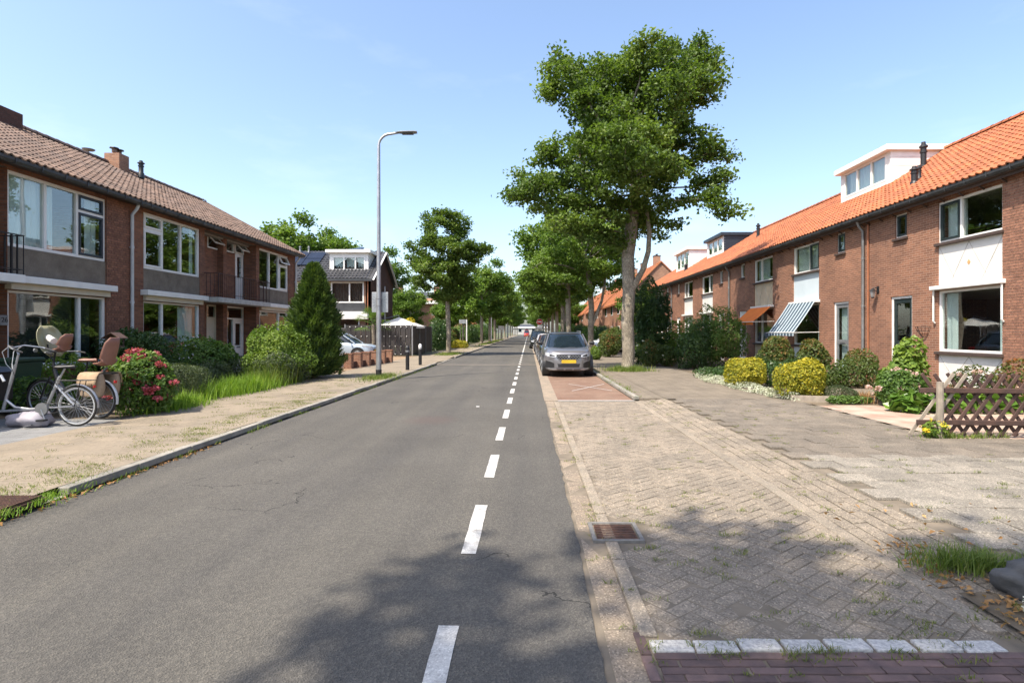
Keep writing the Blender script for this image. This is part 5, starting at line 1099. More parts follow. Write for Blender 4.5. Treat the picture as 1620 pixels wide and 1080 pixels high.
# dry leaf litter
P = np.concatenate([np.stack([g.normal(2.72, .1, 170), g.uniform(2.6, 4.2, 170), np.full(170, .045)], 1), np.stack([g.uniform(2.5, 4.2, 60), g.uniform(2.7, 5, 60), np.full(60, .085)], 1), np.stack([g.normal(-4.45, .04, 120), g.uniform(4.6, 8, 120), np.full(120, .022)], 1)])
V, F, q = leaf_cloud(P, .045, 1.6, .5, .6, seed=3); tag(np_mesh('leaf_litter', V, F, M['dry'], rnd=q), 'dry brown leaves blown along the paving edges', 'leaves', kind='stuff')
# right gardens
GB = 'golden bushes in the right front garden'
sh('golden_bush', 'golden-leaved round bush farther from the lattice fence', (6.15, 15.7, GR), [(0, 0, .4, .55, .58, .4), (.1, .15, .43, .45, .45, .36), (-.15, -.1, .38, .45, .42, .36)], 5200, .065, 'lyellow', seed=11, shell=.1, group=GB)
sh('golden_bush', 'brighter golden bush nearer to the lattice fence', (6.3, 12.85, GR), [(0, 0, .44, .55, .53, .42), (.1, .1, .5, .42, .42, .4)], 5200, .065, 'lyellow', seed=12, shell=.1, group=GB)
sh('silver_cover', 'silvery white-flowering ground cover along the pavement edge', (5.85, 15.2, GR), [(0, 0, .05, .35, 1.6, .13), (-.05, 1.9, .05, .4, 1.0, .14), (.05, -1.7, .05, .28, .9, .12), (.1, 3.3, .04, .35, .9, .12)], 9000, .04, 'lsilver', cat='ground cover', seed=13, stems=2)
sh('ivy_column', 'tall ivy-clad column of dark leaves behind the maple trunk', (5.75, 26.6, GR), [(0, 0, 2.9, .85, .8, 1.1), (.1, 0, 1.7, .8, .8, 1.2), (-.1, 0, .8, .75, .8, .8), (.5, .2, 2.4, .6, .6, .9)], 11000, .12, 'ldark', seed=14, shell=.13)
sh('rose_bush', 'mixed bush with small white roses beside the ivy', (5.55, 25.3, GR), [(0, 0, .6, .7, .6, .6), (.8, 0, .5, .6, .6, .5)], 3800, .09, 'lred', seed=15, flowers=(9, 'fwhite', 26), fl_r=.06)
sh('large_shrub', 'large rounded evergreen shrub in front of the terrace', (8.15, 24.3, GR), [(0, 0, 1.45, 1.15, 1.1, 1.15), (-.5, -.2, 1.0, 1.0, 1.0, .95), (.5, .2, 1.2, .9, .9, 1.1)], 12000, .09, 'lmid', seed=16, shell=.1)
sh('large_shrub', 'dark shrub to the left of the large rounded one', (6.9, 23.4, GR), [(0, 0, .75, .7, .7, .75), (.4, .3, 1.2, .6, .6, .6)], 5200, .09, 'ldark', seed=17)
sh('flowering_shrub', 'loose shrub with pale lilac blossom by the terrace wall', (7.6, 27.6, GR), [(0, 0, 1.2, .8, .8, .9), (-.5, 0, .8, .7, .7, .7)], 3400, .1, 'lbright', seed=18, flowers=(10, 'frose', 40), fl_r=.11)
sh('mixed_shrub', 'green and gold mixed shrub left of the footpath gate', (6.5, 29.5, GR), [(0, 0, .7, .8, .9, .7), (.7, .2, .9, .7, .7, .7)], 4200, .1, 'lbright', seed=19)
RG = 'reddish shrubs before the awnings'
sh('photinia', 'red-tipped shrub under the orange awning', (8.25, 18.6, GR), [(0, 0, .75, .6, .6, .6), (.1, .2, 1.0, .45, .45, .4)], 3200, .09, 'lred', seed=20, group=RG)
sh('photinia', 'red-tipped shrub under the striped awning', (8.9, 17.4, GR), [(0, 0, .7, .5, .5, .55), (.05, .1, .95, .4, .4, .38)], 3000, .085, 'lred', seed=21, group=RG)
sh('dark_shrub', 'low dark planting behind the golden bushes', (7.2, 16.2, GR), [(0, 0, .35, .6, .8, .35), (.8, .5, .35, .6, .5, .35)], 3200, .08, 'ldark', seed=22)
sh('dark_shrub', 'low leafy edging by the footpath bend', (6.2, 18.9, GR), [(0, 0, .15, .4, 1.0, .2), (.6, .2, .18, .5, .7, .2)], 2200, .08, 'ldark', seed=23)
sh('nandina', 'green and red bushy plant beside the lantern wall', (9.2, 15.6, GR), [(0, 0, .4, .6, .7, .42), (.4, .5, .65, .4, .5, .45), (-.6, .3, .3, .5, .6, .3)], 4200, .075, 'lred', seed=24)
sh('nandina', 'low bright plants at the doorstep edge', (8.6, 16.6, GR), [(0, 0, .15, .7, .35, .2)], 1400, .08, 'lbright', seed=25)
sh('magnolia', 'yellow-green broad-leaved young shrub beside the lattice fence', (8.75, 12.9, GR), [(0, 0, .6, .42, .42, .5), (.05, 0, 1.0, .36, .36, .32), (-.2, .1, .4, .4, .4, .4)], 1500, .12, 'lbright', seed=26, aspect=.75)
sh('hydrangea', 'faded pale-flowering hydrangea left of the fence post', (7.75, 11.7, GR), [(0, 0, .35, .5, .45, .38), (.3, .1, .42, .4, .4, .34)], 2600, .09, 'lmid', seed=27, flowers=(14, 'frose', 40), fl_r=.08)
sh('lavender', 'grey-green lavender mound beside the golden bush', (7.0, 12.45, GR), [(0, 0, .16, .4, .3, .22)], 3200, .04, 'lgrey', seed=28, aspect=.3)
sh('strawberry_plants', 'low bright leafy plants along the edging', (6.95, 12.05, GR), [(0, 0, .05, .5, .14, .12)], 900, .07, 'lmid', seed=29)
sh('bergenia', 'big round-leaved bergenia plants behind the lattice fence', (7.9, 10.75, GR), [(-.4, 0, .15, .4, .3, .2), (.2, 0, .15, .4, .3, .2), (.8, 0, .15, .4, .3, .2), (1.4, 0, .15, .4, .3, .2)], 420, .2, 'lviolet', seed=30, up=1., aspect=.9)
sh('pink_heather', 'pinkish heather and yellow foliage under the white panel', (9.6, 12.0, GR), [(0, 0, .4, .4, .6, .4), (.1, -.9, .5, .35, .4, .5)], 2400, .07, 'lred', seed=31, flowers=(8, 'frose', 30), fl_r=.06)
sh('marigold', 'yellow flowering weed at the foot of the fence post', (5.95, 8.15, GR), [(0, 0, .12, .16, .1, .12)], 220, .07, 'lbright', seed=32, flowers=(7, 'fyellow', 26), fl_r=.045)
sh('alyssum', 'white alyssum flowers beside the dark boulder', (2.98, 3.0, .04), [(0, 0, .06, .2, .2, .1), (.25, .1, .06, .2, .2, .1)], 900, .035, 'lmid', seed=33, flowers=(30, 'fwhite', 26), fl_r=.026)
sh('garden_hedge', 'clipped green hedge behind the second right street tree', (7.2, 46, GR), [(0, 0, .9, 1.4, .6, .95), (1.4, 0, .9, 1.4, .6, .95)], 6000, .12, 'lmid', seed=34, shell=.06)
sh('garden_bush', 'bushy plant with reddish tips left of the maple trunk', (5.0, 34.5, GR), [(0, 0, .8, .7, .8, .8), (.3, .2, 1.1, .7, .7, .7)], 4200, .12, 'lred', seed=35)
sh('garden_bush', 'bright low bush at the rear corner of the grey car', (3.75, 31, GR), [(0, 0, .35, .3, .5, .4)], 1300, .09, 'lbright', seed=36)
# left background planting
sh('ivy_hedge', 'dark ivy hedge after the slatted fence', (-7.6, 47, GL), [(0, 0, 1.2, .7, 3.6, 1.3), (-.3, 4, 1.2, .7, 3, 1.3)], 9000, .15, 'ldark', seed=40)
sh('golden_shrub', 'low yellow-green shrub at the foot of the young tree', (-6.6, 52.5, GL), [(0, 0, .3, .9, .9, .45)], 2600, .12, 'lyellow', seed=41)
sh('brown_hedge', 'brownish hedge behind the young staked tree', (-8.0, 58, GL), [(0, 0, .9, .8, 2.4, 1.0)], 4200, .16, 'lred', seed=42)
sh('yellow_shrub', 'yellow-leaved shrub top peeping over the slatted fence', (-8.2, 37.6, GL), [(0, 0, 1.6, .8, .6, .8)], 2600, .11, 'lyellow', seed=43)
for k, (x, y, s_) in enumerate([(-8.6, 68, 1.2), (-8.4, 79, 1.3), (-8.6, 92, 1.4), (-8.5, 108, 1.5), (-8.7, 130, 1.6), (7.6, 57, 1.1), (7.4, 66, 1.2), (7.4, 78, 1.3), (7.4, 92, 1.4), (7.4, 110, 1.5), (7.6, 132, 1.6)]):
    sh('verge_bush', 'dark garden bush %s of the far road, number %s outward' % (('left', ['one', 'two', 'three', 'four', 'five'][k]) if k < 5 else ('right', ['one', 'two', 'three', 'four', 'five', 'six'][k-5])), (x, y, .05), [(0, 0, .9*s_, 1.1, 3.2, 1.1*s_), (.2, 2, .8*s_, 1.0, 2.6, 1.2*s_)], 2600, .24, 'ldark' if k % 2 else 'lmid', seed=50+k, group='garden bushes along the far road')
# palm
pm = thing('palm', 'fan palm in front of the slate-roofed house', 'palm', (-9.55, 34.2, GL)); MB().tube([(0, 0, -.05), (.03, 0, 1.0), (0, 0, 2.0)], [.12, .1, .09], 9).build('trunk', M['bark'], pm)
g = np.random.default_rng(5)
for k in range(22):
    a, e = k*2.4, g.uniform(-.35, 1.2); d = Vector((math.cos(a)*math.cos(e), math.sin(a)*math.cos(e), math.sin(e))); tip = Vector((0, 0, 2.0))+d*.75; m_ = MB(); m_.tube([(0, 0, 1.98), tip], .012, 4); sd = d.cross(Vector((0, 0, 1))).normalized(); un = sd.cross(d)
    for q in np.linspace(-1.25, 1.25, 11):
        v = (d*math.cos(q)+sd*math.sin(q)); e_ = tip+v*.62-Vector((0, 0, .1*abs(q)+.06)); w = v.cross(un).normalized()*.022; mid = tip+v*.32; m_.add([tip, mid+w, e_, mid-w], [(0, 1, 2, 3)])
    me_o = m_.build('frond', M['lbright'], pm)
# ================================================================ STREET FURNITURE, FENCES, VEHICLES
def lamp(label, x, y, hgt=8.15, arm=.66, sign=False):
    l = thing('street_lamp', label, 'street lamp', (x, y, GL), group='street lamps on the left pavement')
    MB().lathe([(.098, -.05), (.098, .26)], 16).build('base_sleeve', M['black'], l)
    r = .4; pts = [(0, 0, .26), (0, 0, 2.2), (0, 0, 2.3), (0, 0, hgt-r)]+[(r-r*math.cos(t), 0, hgt-r+r*math.sin(t)) for t in np.linspace(.2, math.pi/2, 7)]+[(arm, 0, hgt+.04)]
    MB().tube(pts, [.09, .082, .075, .05]+[.042]*7+[.034], 16).build('pole', M['steel'], l, smooth=True)
    hd = MB().loft([[(arm-.1+u, .11*w*math.cos(t), hgt+.05+.012*u+.045*w*math.sin(t)) for t in np.linspace(0, 2*math.pi, 11)[:-1]] for u, w in ((0, .45), (.12, .8), (.25, 1), (.62, 1.05), (.72, .85))]).build('lamp_head', M['zinc'], l, smooth=True)
    MB().box(arm+.12, arm+.5, -.085, .085, hgt-.006, hgt+.006).build('lens', M['black'], hd)
    return l
LY = 18.65; lamp('tall galvanised street lamp standing at the kerb near the driveway', -5.02, LY)
lamp('street lamp farther off on the left between the trees', -5.25, 79, 8.4); lamp('street lamp far down the left side of the road', -5.25, 140, 8.4)
s = thing('lamp_sign', 'white square sign seen from behind, strapped to the near street lamp', 'sign', (-5.02, LY+.1, 2.28))
MB().box(-.26, .29, 0, .02, .0, .68).build('board', M['silver'], s, bevel=.008)
for a in np.linspace(0, math.pi, 7)[:-1]:
    if abs(math.cos(a)) > .05: m_ = MB(); m_.bar((-.22*math.cos(a)/max(abs(math.cos(a)), .6), -.006, .34-.24*math.sin(a)), (.25*math.cos(a)/max(abs(math.cos(a)), .6), -.006, .34+.24*math.sin(a)), .01, .008); m_.build('stiffening_rib', M['zinc'], s)
for z in (.22, .46): MB().torus((0, -.1, z), (0, 0, 1), .085, .008, 18, 5).build('strap', M['zinc'], s)
MB().tube([(.17, .05, -.3), (.17, .05, .88)], .018, 8).build('bracket_pole', M['steel'], s)
BG = 'bollards at the driveway corner'
for lb, x, y, white in (('black bollard with mossy side, nearer to the street lamp', -4.85, 22.3, False), ('black bollard with white cap at the driveway corner', -4.98, 25.6, True)):
    b = thing('bollard', lb, 'bollard', (x, y, GL), group=BG); MB().lathe([(.075, -.05), (.075, .72)], 16).build('post', M['black'], b); MB().lathe([(.077, .72), (.077, .79)], 16).build('reflector_band', M['silver'], b)
    MB().lathe([(.078, .79), (.08, .86), (.07, .93), (.03, .97)], 16).build('cap', M['white' if white else 'black'], b, smooth=True)
# low brick piers of the drive
pw = thing('garden_wall', 'low brick wall with short piers edging the driveway', 'wall', (-7.3, 25.5, GL), world=True)
for k in range(6):
    y = 23.2+k*.95; x = -7.5+k*.1; MB().box(x-.16, x+.16, y-.16, y+.16, GL-.05, GL+.58).build('pier', M['brickR'], pw); MB().box(x-.18, x+.18, y-.18, y+.18, GL+.58, GL+.63).build('pier_cap', M['brickR'], pw)
    if k < 5: MB().box(x-.05, x+.1, y+.16, y+.79, GL-.05, GL+.26).build('wall_length', M['brickDark'], pw)
# dark slatted fence
fn = thing('slat_fence', 'dark composite fence of upright boards with pale posts', 'fence', (-9.2, 35.4, GL), world=True)
zt = GL+1.95; i = 0; x = -11.6
for yy in (0,):
    while x < -7.45:
        bk = i % 2; MB().box(x, x+.145, 35.36-.03*bk, 35.39-.03*bk, GL+.04, zt).build('board', M['composite'], fn); x += .158 if not bk else .158; i += 1
for z in (GL+.12, GL+.62, GL+1.25, zt-.1):
    MB().box(-11.6, -7.4, 35.345, 35.358, z-.02, z+.02).build('rail', M['composite'], fn)
    for k in range(11): MB().box(-11.34+k*.36-.02, -11.34+k*.36+.03, 35.318, 35.328, z-.025, z+.025).build('clip', M['white'], fn)
for x in (-11.65, -9.45, -7.38): MB().box(x-.035, x+.035, 35.33, 35.4, GL-.1, zt+.06).build('post', M['steel'], fn)
y = 35.5; i = 0
while y < 42.2: MB().box(-7.39-.02*(i % 2), -7.37-.02*(i % 2), y, y+.145, GL+.04, zt-.02).build('board', M['composite'], fn); y += .15; i += 1
for y in (37.6, 39.8, 42.2): MB().box(-7.41, -7.33, y, y+.06, GL-.1, zt+.02).build('post', M['zinc'], fn)
cn = thing('gate_canopy', 'dark sloping trailer cover standing behind the small car', 'trailer', (-12.3, 33.9, GL), world=True)
MB().prism([(-13.2, 34.2, GL+1.0), (-11.2, 34.2, GL+1.0), (-10.4, 34.2, GL+.75), (-11.3, 34.2, GL+1.75), (-13.2, 34.2, GL+1.8)], (0, .7, 0)).build('cover', M['composite'], cn, bevel=.03); MB().box(-13.1, -10.8, 34.25, 34.85, GL+.45, GL+1.0).build('bed', M['black'], cn)
for xx in (-12.6, -11.4): MB().tube([(xx, 34.2, GL+.3), (xx, 34.32, GL+.3)], .3, 16).build('wheel', M['rubber'], cn)
pr = thing('parasol', 'large white parasol behind the slatted fence', 'parasol', (-8.6, 38.2, GL), world=True)
c = MB(); n = 8
top = Vector((-8.75, 37.6, 2.62)); ring = [Vector((-8.75+1.75*math.cos(a), 37.6+1.75*math.sin(a), 2.0)) for a in np.linspace(0, 2*math.pi, n+1)[:-1]]
c.add([top]+ring, [(0, k+1, (k+1) % n+1) for k in range(n)]); c.add([r_-Vector((0, 0, .14)) for r_ in ring]+ring, [(k, (k+1) % n, n+(k+1) % n, n+k) for k in range(n)]); c.build('canopy', M['whitepanel'], pr)
MB().tube([(-10.6, 38.0, GL), (-10.6, 38.0, 1.9), (-10.0, 37.9, 2.5), (-8.75, 37.6, 2.75), (-8.75, 37.6, 2.6)], .03, 8).build('arm', M['zinc'], pr)
# lattice fence on the right
lf = thing('lattice_fence', 'brown crossed-lath garden fence at the right edge with a weathered post', 'fence', (5.95, 8.3, GR), world=True)
fx0, fy0, fx1, fy1 = 5.74, 8.22, 8.6, 8.0; FP = lambda u, z, d=0: Vector((fx0+(fx1-fx0)*u, fy0+(fy1-fy0)*u+d, z)); Lf = math.hypot(fx1-fx0, fy1-fy0)
MB().tube([FP(.1, -.1, -.055), FP(.1, .5, -.055), FP(.1, .89, -.055)], [.052, .05, .047], 10).build('post', M['woodgrey'], lf); MB().tube([FP(.98, -.1, -.055), FP(.98, .9, -.055)], .05, 10).build('post', M['woodgrey'], lf)
for z in (.29, .76): m_ = MB(); m_.bar(FP(.012 if z > .5 else 0, z, .0), FP(1, z, .0), .045, .07); m_.build('rail', M['wood'], lf, bevel=.006)
for k in range(18):
    u = -.09+k*.063
    for sg, dd in ((1, .034), (-1, .058)):
        u0, u1 = (u, u+.215) if sg > 0 else (u+.215, u); z0, z1 = .1, 1.0
        if min(u0, u1) < -.09: continue
        if (sg < 0 and k < 2) or (sg > 0 and k < 1): continue
        m_ = MB(); m_.bar(FP(u0, z0+random.uniform(-.01, .01), dd), FP(u1, z1+random.uniform(-.012, .012), dd), .02 , .052, up=(0, 0, 1)); o = m_.build('lath', M['woodgrey' if (sg > 0 and k < 3) else 'wood'], lf, bevel=.006)
# boulder
g = np.random.default_rng(4); rk = MB(); me = bpy.data.meshes.new('b'); import bmesh
bm = bmesh.new(); bmesh.ops.create_icosphere(bm, subdivisions=4, radius=1)
for v in bm.verts: k = 1+.03*math.sin(v.co.x*17+v.co.y*11)+.025*math.sin(v.co.z*23+v.co.y*9)+.12*abs(math.sin(v.co.x*2.3+v.co.z*2))+.09*math.sin(v.co.x*3+1)+.08*math.sin(v.co.y*4+v.co.z*3)+.04*math.sin(v.co.x*9+v.co.z*7); v.co = Vector((v.co.x*.24*k, v.co.y*.17*k, v.co.z*.13*k))
bm.to_mesh(me); bm.free(); me.materials.append(M['rock']); me.polygons.foreach_set('use_smooth', [True]*len(me.polygons)); o = link_obj('boulder', me); o.location = (3.08, 3.36, .1); tag(o, 'dark rounded boulder in the bottom right corner', 'boulder')
# signs
def road_sign(label, x, y, zc=2.75):
    s = thing('road_sign', label, 'road sign', (x, y, .0)); MB().tube([(0, 0, -.05), (0, 0, zc+.3)], .03, 8).build('pole', M['steel'], s)
    d = MB().tube([(0, -.05, zc), (0, -.035, zc)], .33, 28).build('disc', M['red'], s); MB().box(-.23, .23, -.062, -.0505, zc-.055, zc+.055).build('white_bar', M['white'], d); MB().torus((0, -.05, zc), (0, 1, 0), .325, .012, 28, 6).build('rim', M['white'], d)
    MB().box(-.3, .3, -.05, -.035, zc-.72, zc-.38).build('sub_plate', M['white'], s)
M['red'] = sm('sign_red', (.6, .03, .025), None, 3, .5)
road_sign('round red no-entry sign with a white plate below, far on the right', 1.25, 62)
sp = thing('street_name_post', 'white street-name post under the left trees', 'sign', (-6.1, 55, GL)); MB().tube([(0, 0, -.05), (0, 0, 2.75)], .05, 8).build('post', M['white'], sp); MB().box(-.75, -.0, -.02, .02, 2.35, 2.75).build('name_board', M['silver'], sp)
sp = thing('notice_board', 'small white notice board on a post far on the left', 'sign', (-5.3, 98, GL)); MB().tube([(0, 0, -.05), (0, 0, 2.6)], .05, 8).build('post', M['steel'], sp); MB().box(0, 1.0, -.02, .02, 1.9, 2.6).build('board', M['white'], sp)
sp = thing('tree_stake', 'wooden stake pair supporting the young left tree', 'stake', (-6.7, 57, GL)); 
for x in (-.28, .28): MB().tube([(x, 0, -.05), (x, 0, 2.2)], .045, 8).build('stake', M['woodgrey'], sp)
# ---------------------------------------------------------------- cars
def sup(th, w, L, n): c, s_ = math.cos(th), math.sin(th); return (w*math.copysign(abs(c)**(2/n), c), L*math.copysign(abs(s_)**(2/n), s_))
def carpaint(name, c, metal=.6): return sm(name, c, tuple(x*.94 for x in c), 3, .3, metal=metal, coat=.7)
def car(label, loc, rz, paint, L=4.45, Wd=1.84, H=1.62, hood=1.0, wb=1.32, suv=True, plate='yellow_plate', group=None, detail=True):
    c = thing('parked_car', label, 'car', loc, rz, group=group); hw, hl = Wd/2, L/2; zb = .24 if suv else .2; TH = np.linspace(0, 2*math.pi, 65)[:-1]
    belt = hood+.1
    def ztop(y):
        return float(np.interp(y, [-hl, -hl+.1, -hl+.3, -hl+1.1, -hl*.38, hl*.4, hl-.2, hl], [hood-.17, hood-.1, hood-.03, hood+.04, belt, belt+.03, belt, belt-.12]))
    loops = []
    for fz, ins in ((0, .09), (.06, .045), (.2, .012), (.42, 0), (.62, .004), (.8, .02), (.9, .045), (.96, .085), (1, .15), (1, .35), (1, .6)):
        lp = []
        for t in TH:
            x, y = sup(t, hw-ins, hl-ins*.7, 4.2 if fz > .1 else 5); z = zb+(ztop(y)-zb)*fz
            if ins >= .35: z += .02
            lp.append((x, y, z))
        loops.append(lp)
    body = MB().loft(loops).build('body', paint, c, smooth=True)
    # glasshouse
    gl = []
    for z, w, yc, l in ((belt-.06, hw-.08, .32, hl*.74), (belt+.12, hw-.13, .4, hl*.66), (H-.14, hw-.24, .52, hl*.49), (H-.05, hw-.3, .55, hl*.44)):
        gl.append([(sup(t, w, l, 4.5)[0], yc+sup(t, w, l, 4.5)[1], z) for t in TH])
    MB().loft(gl).build('glasshouse', M['carglass'], c, smooth=True)
    MB().loft([[(sup(t, w, l, 4.2)[0], .55+sup(t, w, l, 4.2)[1], z) for t in TH] for z, w, l in ((H-.075, hw-.262, hl*.468), (H-.04, hw-.285, hl*.455), (H-.012, hw-.38, hl*.4), (H, hw-.6, hl*.25))]).build('roof', paint if not suv else M['darkcar'], c, smooth=True)
    for sx in (-1, 1):
        for yb, yt in ((-hl*.74+.42, .55-hl*.455+.04), (.35, .4), (hl*.7+.2, .55+hl*.42)):
            MB().bar((sx*(hw-.105), yb, belt-.05), (sx*(hw-.268), yt, H-.09), .05, .05).build('pillar', paint if yb != .35 else M['black'], c)
        mr = MB().loft([[(sx*(hw+.02+.1*a), -hl*.4+.03*math.cos(t), belt+.1+.07*math.sin(t)*k) for t in np.linspace(0, 6.283, 9)[:-1]] for a, k in ((-.7, .4), (0, .9), (1., 1), (1.3, .7))]).build('mirror', M['black'], c, smooth=True)
        for y in (-wb, wb*1.0):
            R_ = .345 if suv else .31; x0, x1 = sx*(hw-.24), sx*(hw-.005)
            MB().tube([(sx*(hw-.3), y, R_+.02), (sx*(hw+.006), y, R_+.02)], R_+.065, 28).build('wheel_arch', M['black'], c)
            w = MB().tube([(x0, y, R_), (x0+sx*.03, y, R_), (x1-sx*.03+sx*.02, y, R_), (x1+sx*.02, y, R_)], [R_-.03, R_, R_, R_-.03], 28).build('wheel', M['rubber'], c, smooth=True)
            MB().tube([(x1+sx*.012, y, R_), (x1+sx*.03, y, R_)], [R_-.1, R_-.12], 24).build('rim', M['silver'], w)
            for k in range(5): a = k*1.2566; MB().bar((x1+sx*.034, y, R_), (x1+sx*.034, y+(R_-.1)*math.cos(a), R_+(R_-.1)*math.sin(a)), .04, .02, up=(1, 0, 0)).build('rim_spoke', M['zinc'], w)
    if detail:
        def fy(x, e=0): return -(hl-.01)*(1-min(.999, abs(x)/(hw))**4.2)**(1/4.2)-e
        def patch(name, pts, mat, e=.012, par=c, nx=12):      # strip between two polylines on the nose: pts = [(x, zlow, zhigh)]
            xs_ = [p[0] for p in pts]; X = np.linspace(xs_[0], xs_[-1], nx); lo = np.interp(X, xs_, [p[1] for p in pts]); hi = np.interp(X, xs_, [p[2] for p in pts]); vs = []
            def dep(x, z): k = (z-zb)/(hood-.12-zb); return max(0, k-.75)*.22+(max(0, .12-k)*.3)
            for x, a, b in zip(X, lo, hi): vs += [(x, fy(x, e)+dep(x, a), a), (x, fy(x, e)+dep(x, b), b), (x, fy(x, -.05)+dep(x, a), a), (x, fy(x, -.05)+dep(x, b), b)]
            m_ = MB(); n_ = nx
            m_.add(vs, [(4*i, 4*i+4, 4*i+5, 4*i+1) for i in range(n_-1)]+[(4*i+1, 4*i+5, 4*i+7, 4*i+3) for i in range(n_-1)]+[(4*i+2, 4*i+6, 4*i+4, 4*i) for i in range(n_-1)]+[(0, 1, 3, 2), (4*n_-4, 4*n_-2, 4*n_-1, 4*n_-3)])
            return m_.build(name, mat, par)
        if suv:
            gr = patch('grille', [(-.5, .8, .81), (-.42, .69, .815), (-.3, .59, .815), (.3, .59, .815), (.42, .69, .815), (.5, .8, .81)], M['black'], .014, nx=22)
            for i in range(9):
                for j in range(4):
                    x = -.4+i*.1+(.05 if j % 2 else 0); z = .62+j*.05
                    if abs(x) < .3+(z-.59)*.8: MB().box(x-.026, x+.026, fy(x, .026), fy(x, .01), z-.008, z+.008).build('grille_fleck', M['silver'], gr)
            MB().prism([(-.03, fy(0, .03), .7), (.03, fy(0, .03), .7), (.045, fy(0, .03), .76), (.015, fy(0, .03), .8), (-.03, fy(0, .03), .78)], (0, .02, 0)).build('emblem', M['silver'], gr)
            for sx in (-1, 1):
                hp = [(sx*.44, .73, .79), (sx*.56, .72, .835), (sx*.7, .735, .865), (sx*.83, .77, .885)]; hp = hp if sx > 0 else hp[::-1]; hl_ = patch('headlight', hp, M['headlight'], .016); hp2 = [(sx*.5, .745, .785), (sx*.68, .75, .83)]; patch('lamp_unit', hp2 if sx > 0 else hp2[::-1], M['black'], .02, hl_, 6)
                fp = [(sx*.52, .36, .5), (sx*.66, .33, .56), (sx*.82, .36, .6)]; fg = patch('air_intake', fp if sx > 0 else fp[::-1], M['black'], .012); lp = [(sx*.56, .555, .575), (sx*.78, .585, .605)]; patch('fog_trim', lp if sx > 0 else lp[::-1], M['silver'], .02, fg, 6)
                tr = [(sx*.38, .36, .42), (sx*.47, .36, .6)]; patch('bumper_blade', tr if sx > 0 else tr[::-1], paint, .022, nx=5)
            patch('lower_grille', [(-.46, .47, .48), (-.4, .365, .485), (.4, .365, .485), (.46, .47, .48)], M['black'], .014, nx=16); patch('skid_plate', [(-.72, .3, .34), (-.55, .255, .31), (.55, .255, .31), (.72, .3, .34)], M['silver'], .03, nx=20)
            for x in (-.3, 0, .3): patch('skid_slot', [(x-.12, .268, .298), (x+.12, .268, .298)], M['black'], .036, nx=4)
            MB().box(-.26, .26, fy(0, .032), fy(0, .014), .51, .625).build('number_plate', M['plate'], c); 
            for sx in (-1, 1): MB().tube([(sx*(hw-.34), -.35, H-.05), (sx*(hw-.32), -.1, H+.02), (sx*(hw-.32), 1.3, H+.02), (sx*(hw-.34), 1.5, H-.05)], .016, 8).build('roof_rail', M['silver'], c)
            MB().bar((-.6, -hl*.43, belt+.03), (-.05, -hl*.42, belt+.05), .012, .012).build('wiper', M['black'], c)
        else:
            patch('grille', [(-.4, .42, .58), (.4, .42, .58)], M['black'], .012, nx=12); MB().box(-.26, .26, fy(0, .03), fy(0, .012), .44, .55).build('number_plate', M['plate'], c)
            for sx in (-1, 1): hp = [(sx*.42, .66, .72), (sx*.6, .66, .78), (sx*.76, .7, .8)]; patch('headlight', hp if sx > 0 else hp[::-1], M['headlight'], .014)
        for sx in (-1, 1): MB().box(sx*(hw-.13), sx*(hw-.34), hl-.07, hl-.025, .82, .96).build('tail_light', M['red'], c)
        for sx in (-1, 1):
            for y in (-.15, .8): MB().bar((sx*(hw+.002), y, .86), (sx*(hw+.002), y+.16, .86), .02, .03).build('door_handle', paint, c)
    return c
M['darkcar'] = carpaint('grey_roof_paint', (.09, .095, .105)); M['headlight'] = sm('headlight_glass', (.5, .52, .55), (.3, .32, .35), 20, .1, spec=.8); M['plate'] = sm('yellow_plate', (.62, .4, .02), (.52, .33, .02), 9, .5)
CG = 'cars parked along the right kerb'
car('grey sport utility car parked facing the viewer beside the large maple', (1.44, 19.8+2.25, 0), 0, carpaint('warm_grey_paint', (.23, .225, .24)), group=CG)
car('black hatchback parked directly behind the grey car', (1.42, 28.6, 0), 0, carpaint('black_paint', (.02, .022, .026)), 4.2, 1.78, 1.5, .92, 1.28, False, group=CG)
car('dark red-brown estate car, third in the parked line', (1.4, 34.4, 0), 0, carpaint('brown_paint', (.2, .1, .075)), 4.3, 1.76, 1.48, .9, 1.28, False, group=CG)
car('white hatchback, fourth in the parked line', (1.38, 40.6, 0), 0, carpaint('white_car', (.6, .58, .58), .1), 4.1, 1.74, 1.5, .92, 1.25, False, group=CG)
car('dark blue car, fifth in the parked line', (1.36, 47.2, 0), 0, carpaint('blue_paint', (.02, .025, .045)), 4.3, 1.78, 1.6, .95, 1.3, False, group=CG)
car('dark tall car, last in the parked line', (1.0, 56, 0), 0, carpaint('dark_paint', (.025, .028, .03)), 4.4, 1.8, 1.75, .98, 1.3, False, group=CG)
car('pale blue small car standing on the left driveway', (-10.35, 30.6, GL), R(90), carpaint('pale_blue_paint', (.5, .58, .66), .2), 3.9, 1.7, 1.48, .86, 1.2, False)
car('white car parked on a front drive behind the picket gate', (6.7, 43.0, GR), R(-62), carpaint('white_paint', (.65, .65, .65), .1), 4.1, 1.74, 1.48, .9, 1.25, False)
car('red van standing far down the road', (-.6, 190, 0), 0, carpaint('red_paint', (.45, .03, .025), .1), 4.8, 1.95, 2.3, 1.2, 1.4, False)
pg = thing('picket_gate', 'short wooden picket gate by the second right street tree', 'gate', (5.3, 37.2, GR))
for k in range(7): MB().box(-.5+k*.16, -.42+k*.16, -.015, .015, .05, .95).build('picket', M['woodgrey'], pg)
for z in (.25, .75): MB().box(-.5, .56, .016, .04, z, z+.07).build('rail', M['woodgrey'], pg)
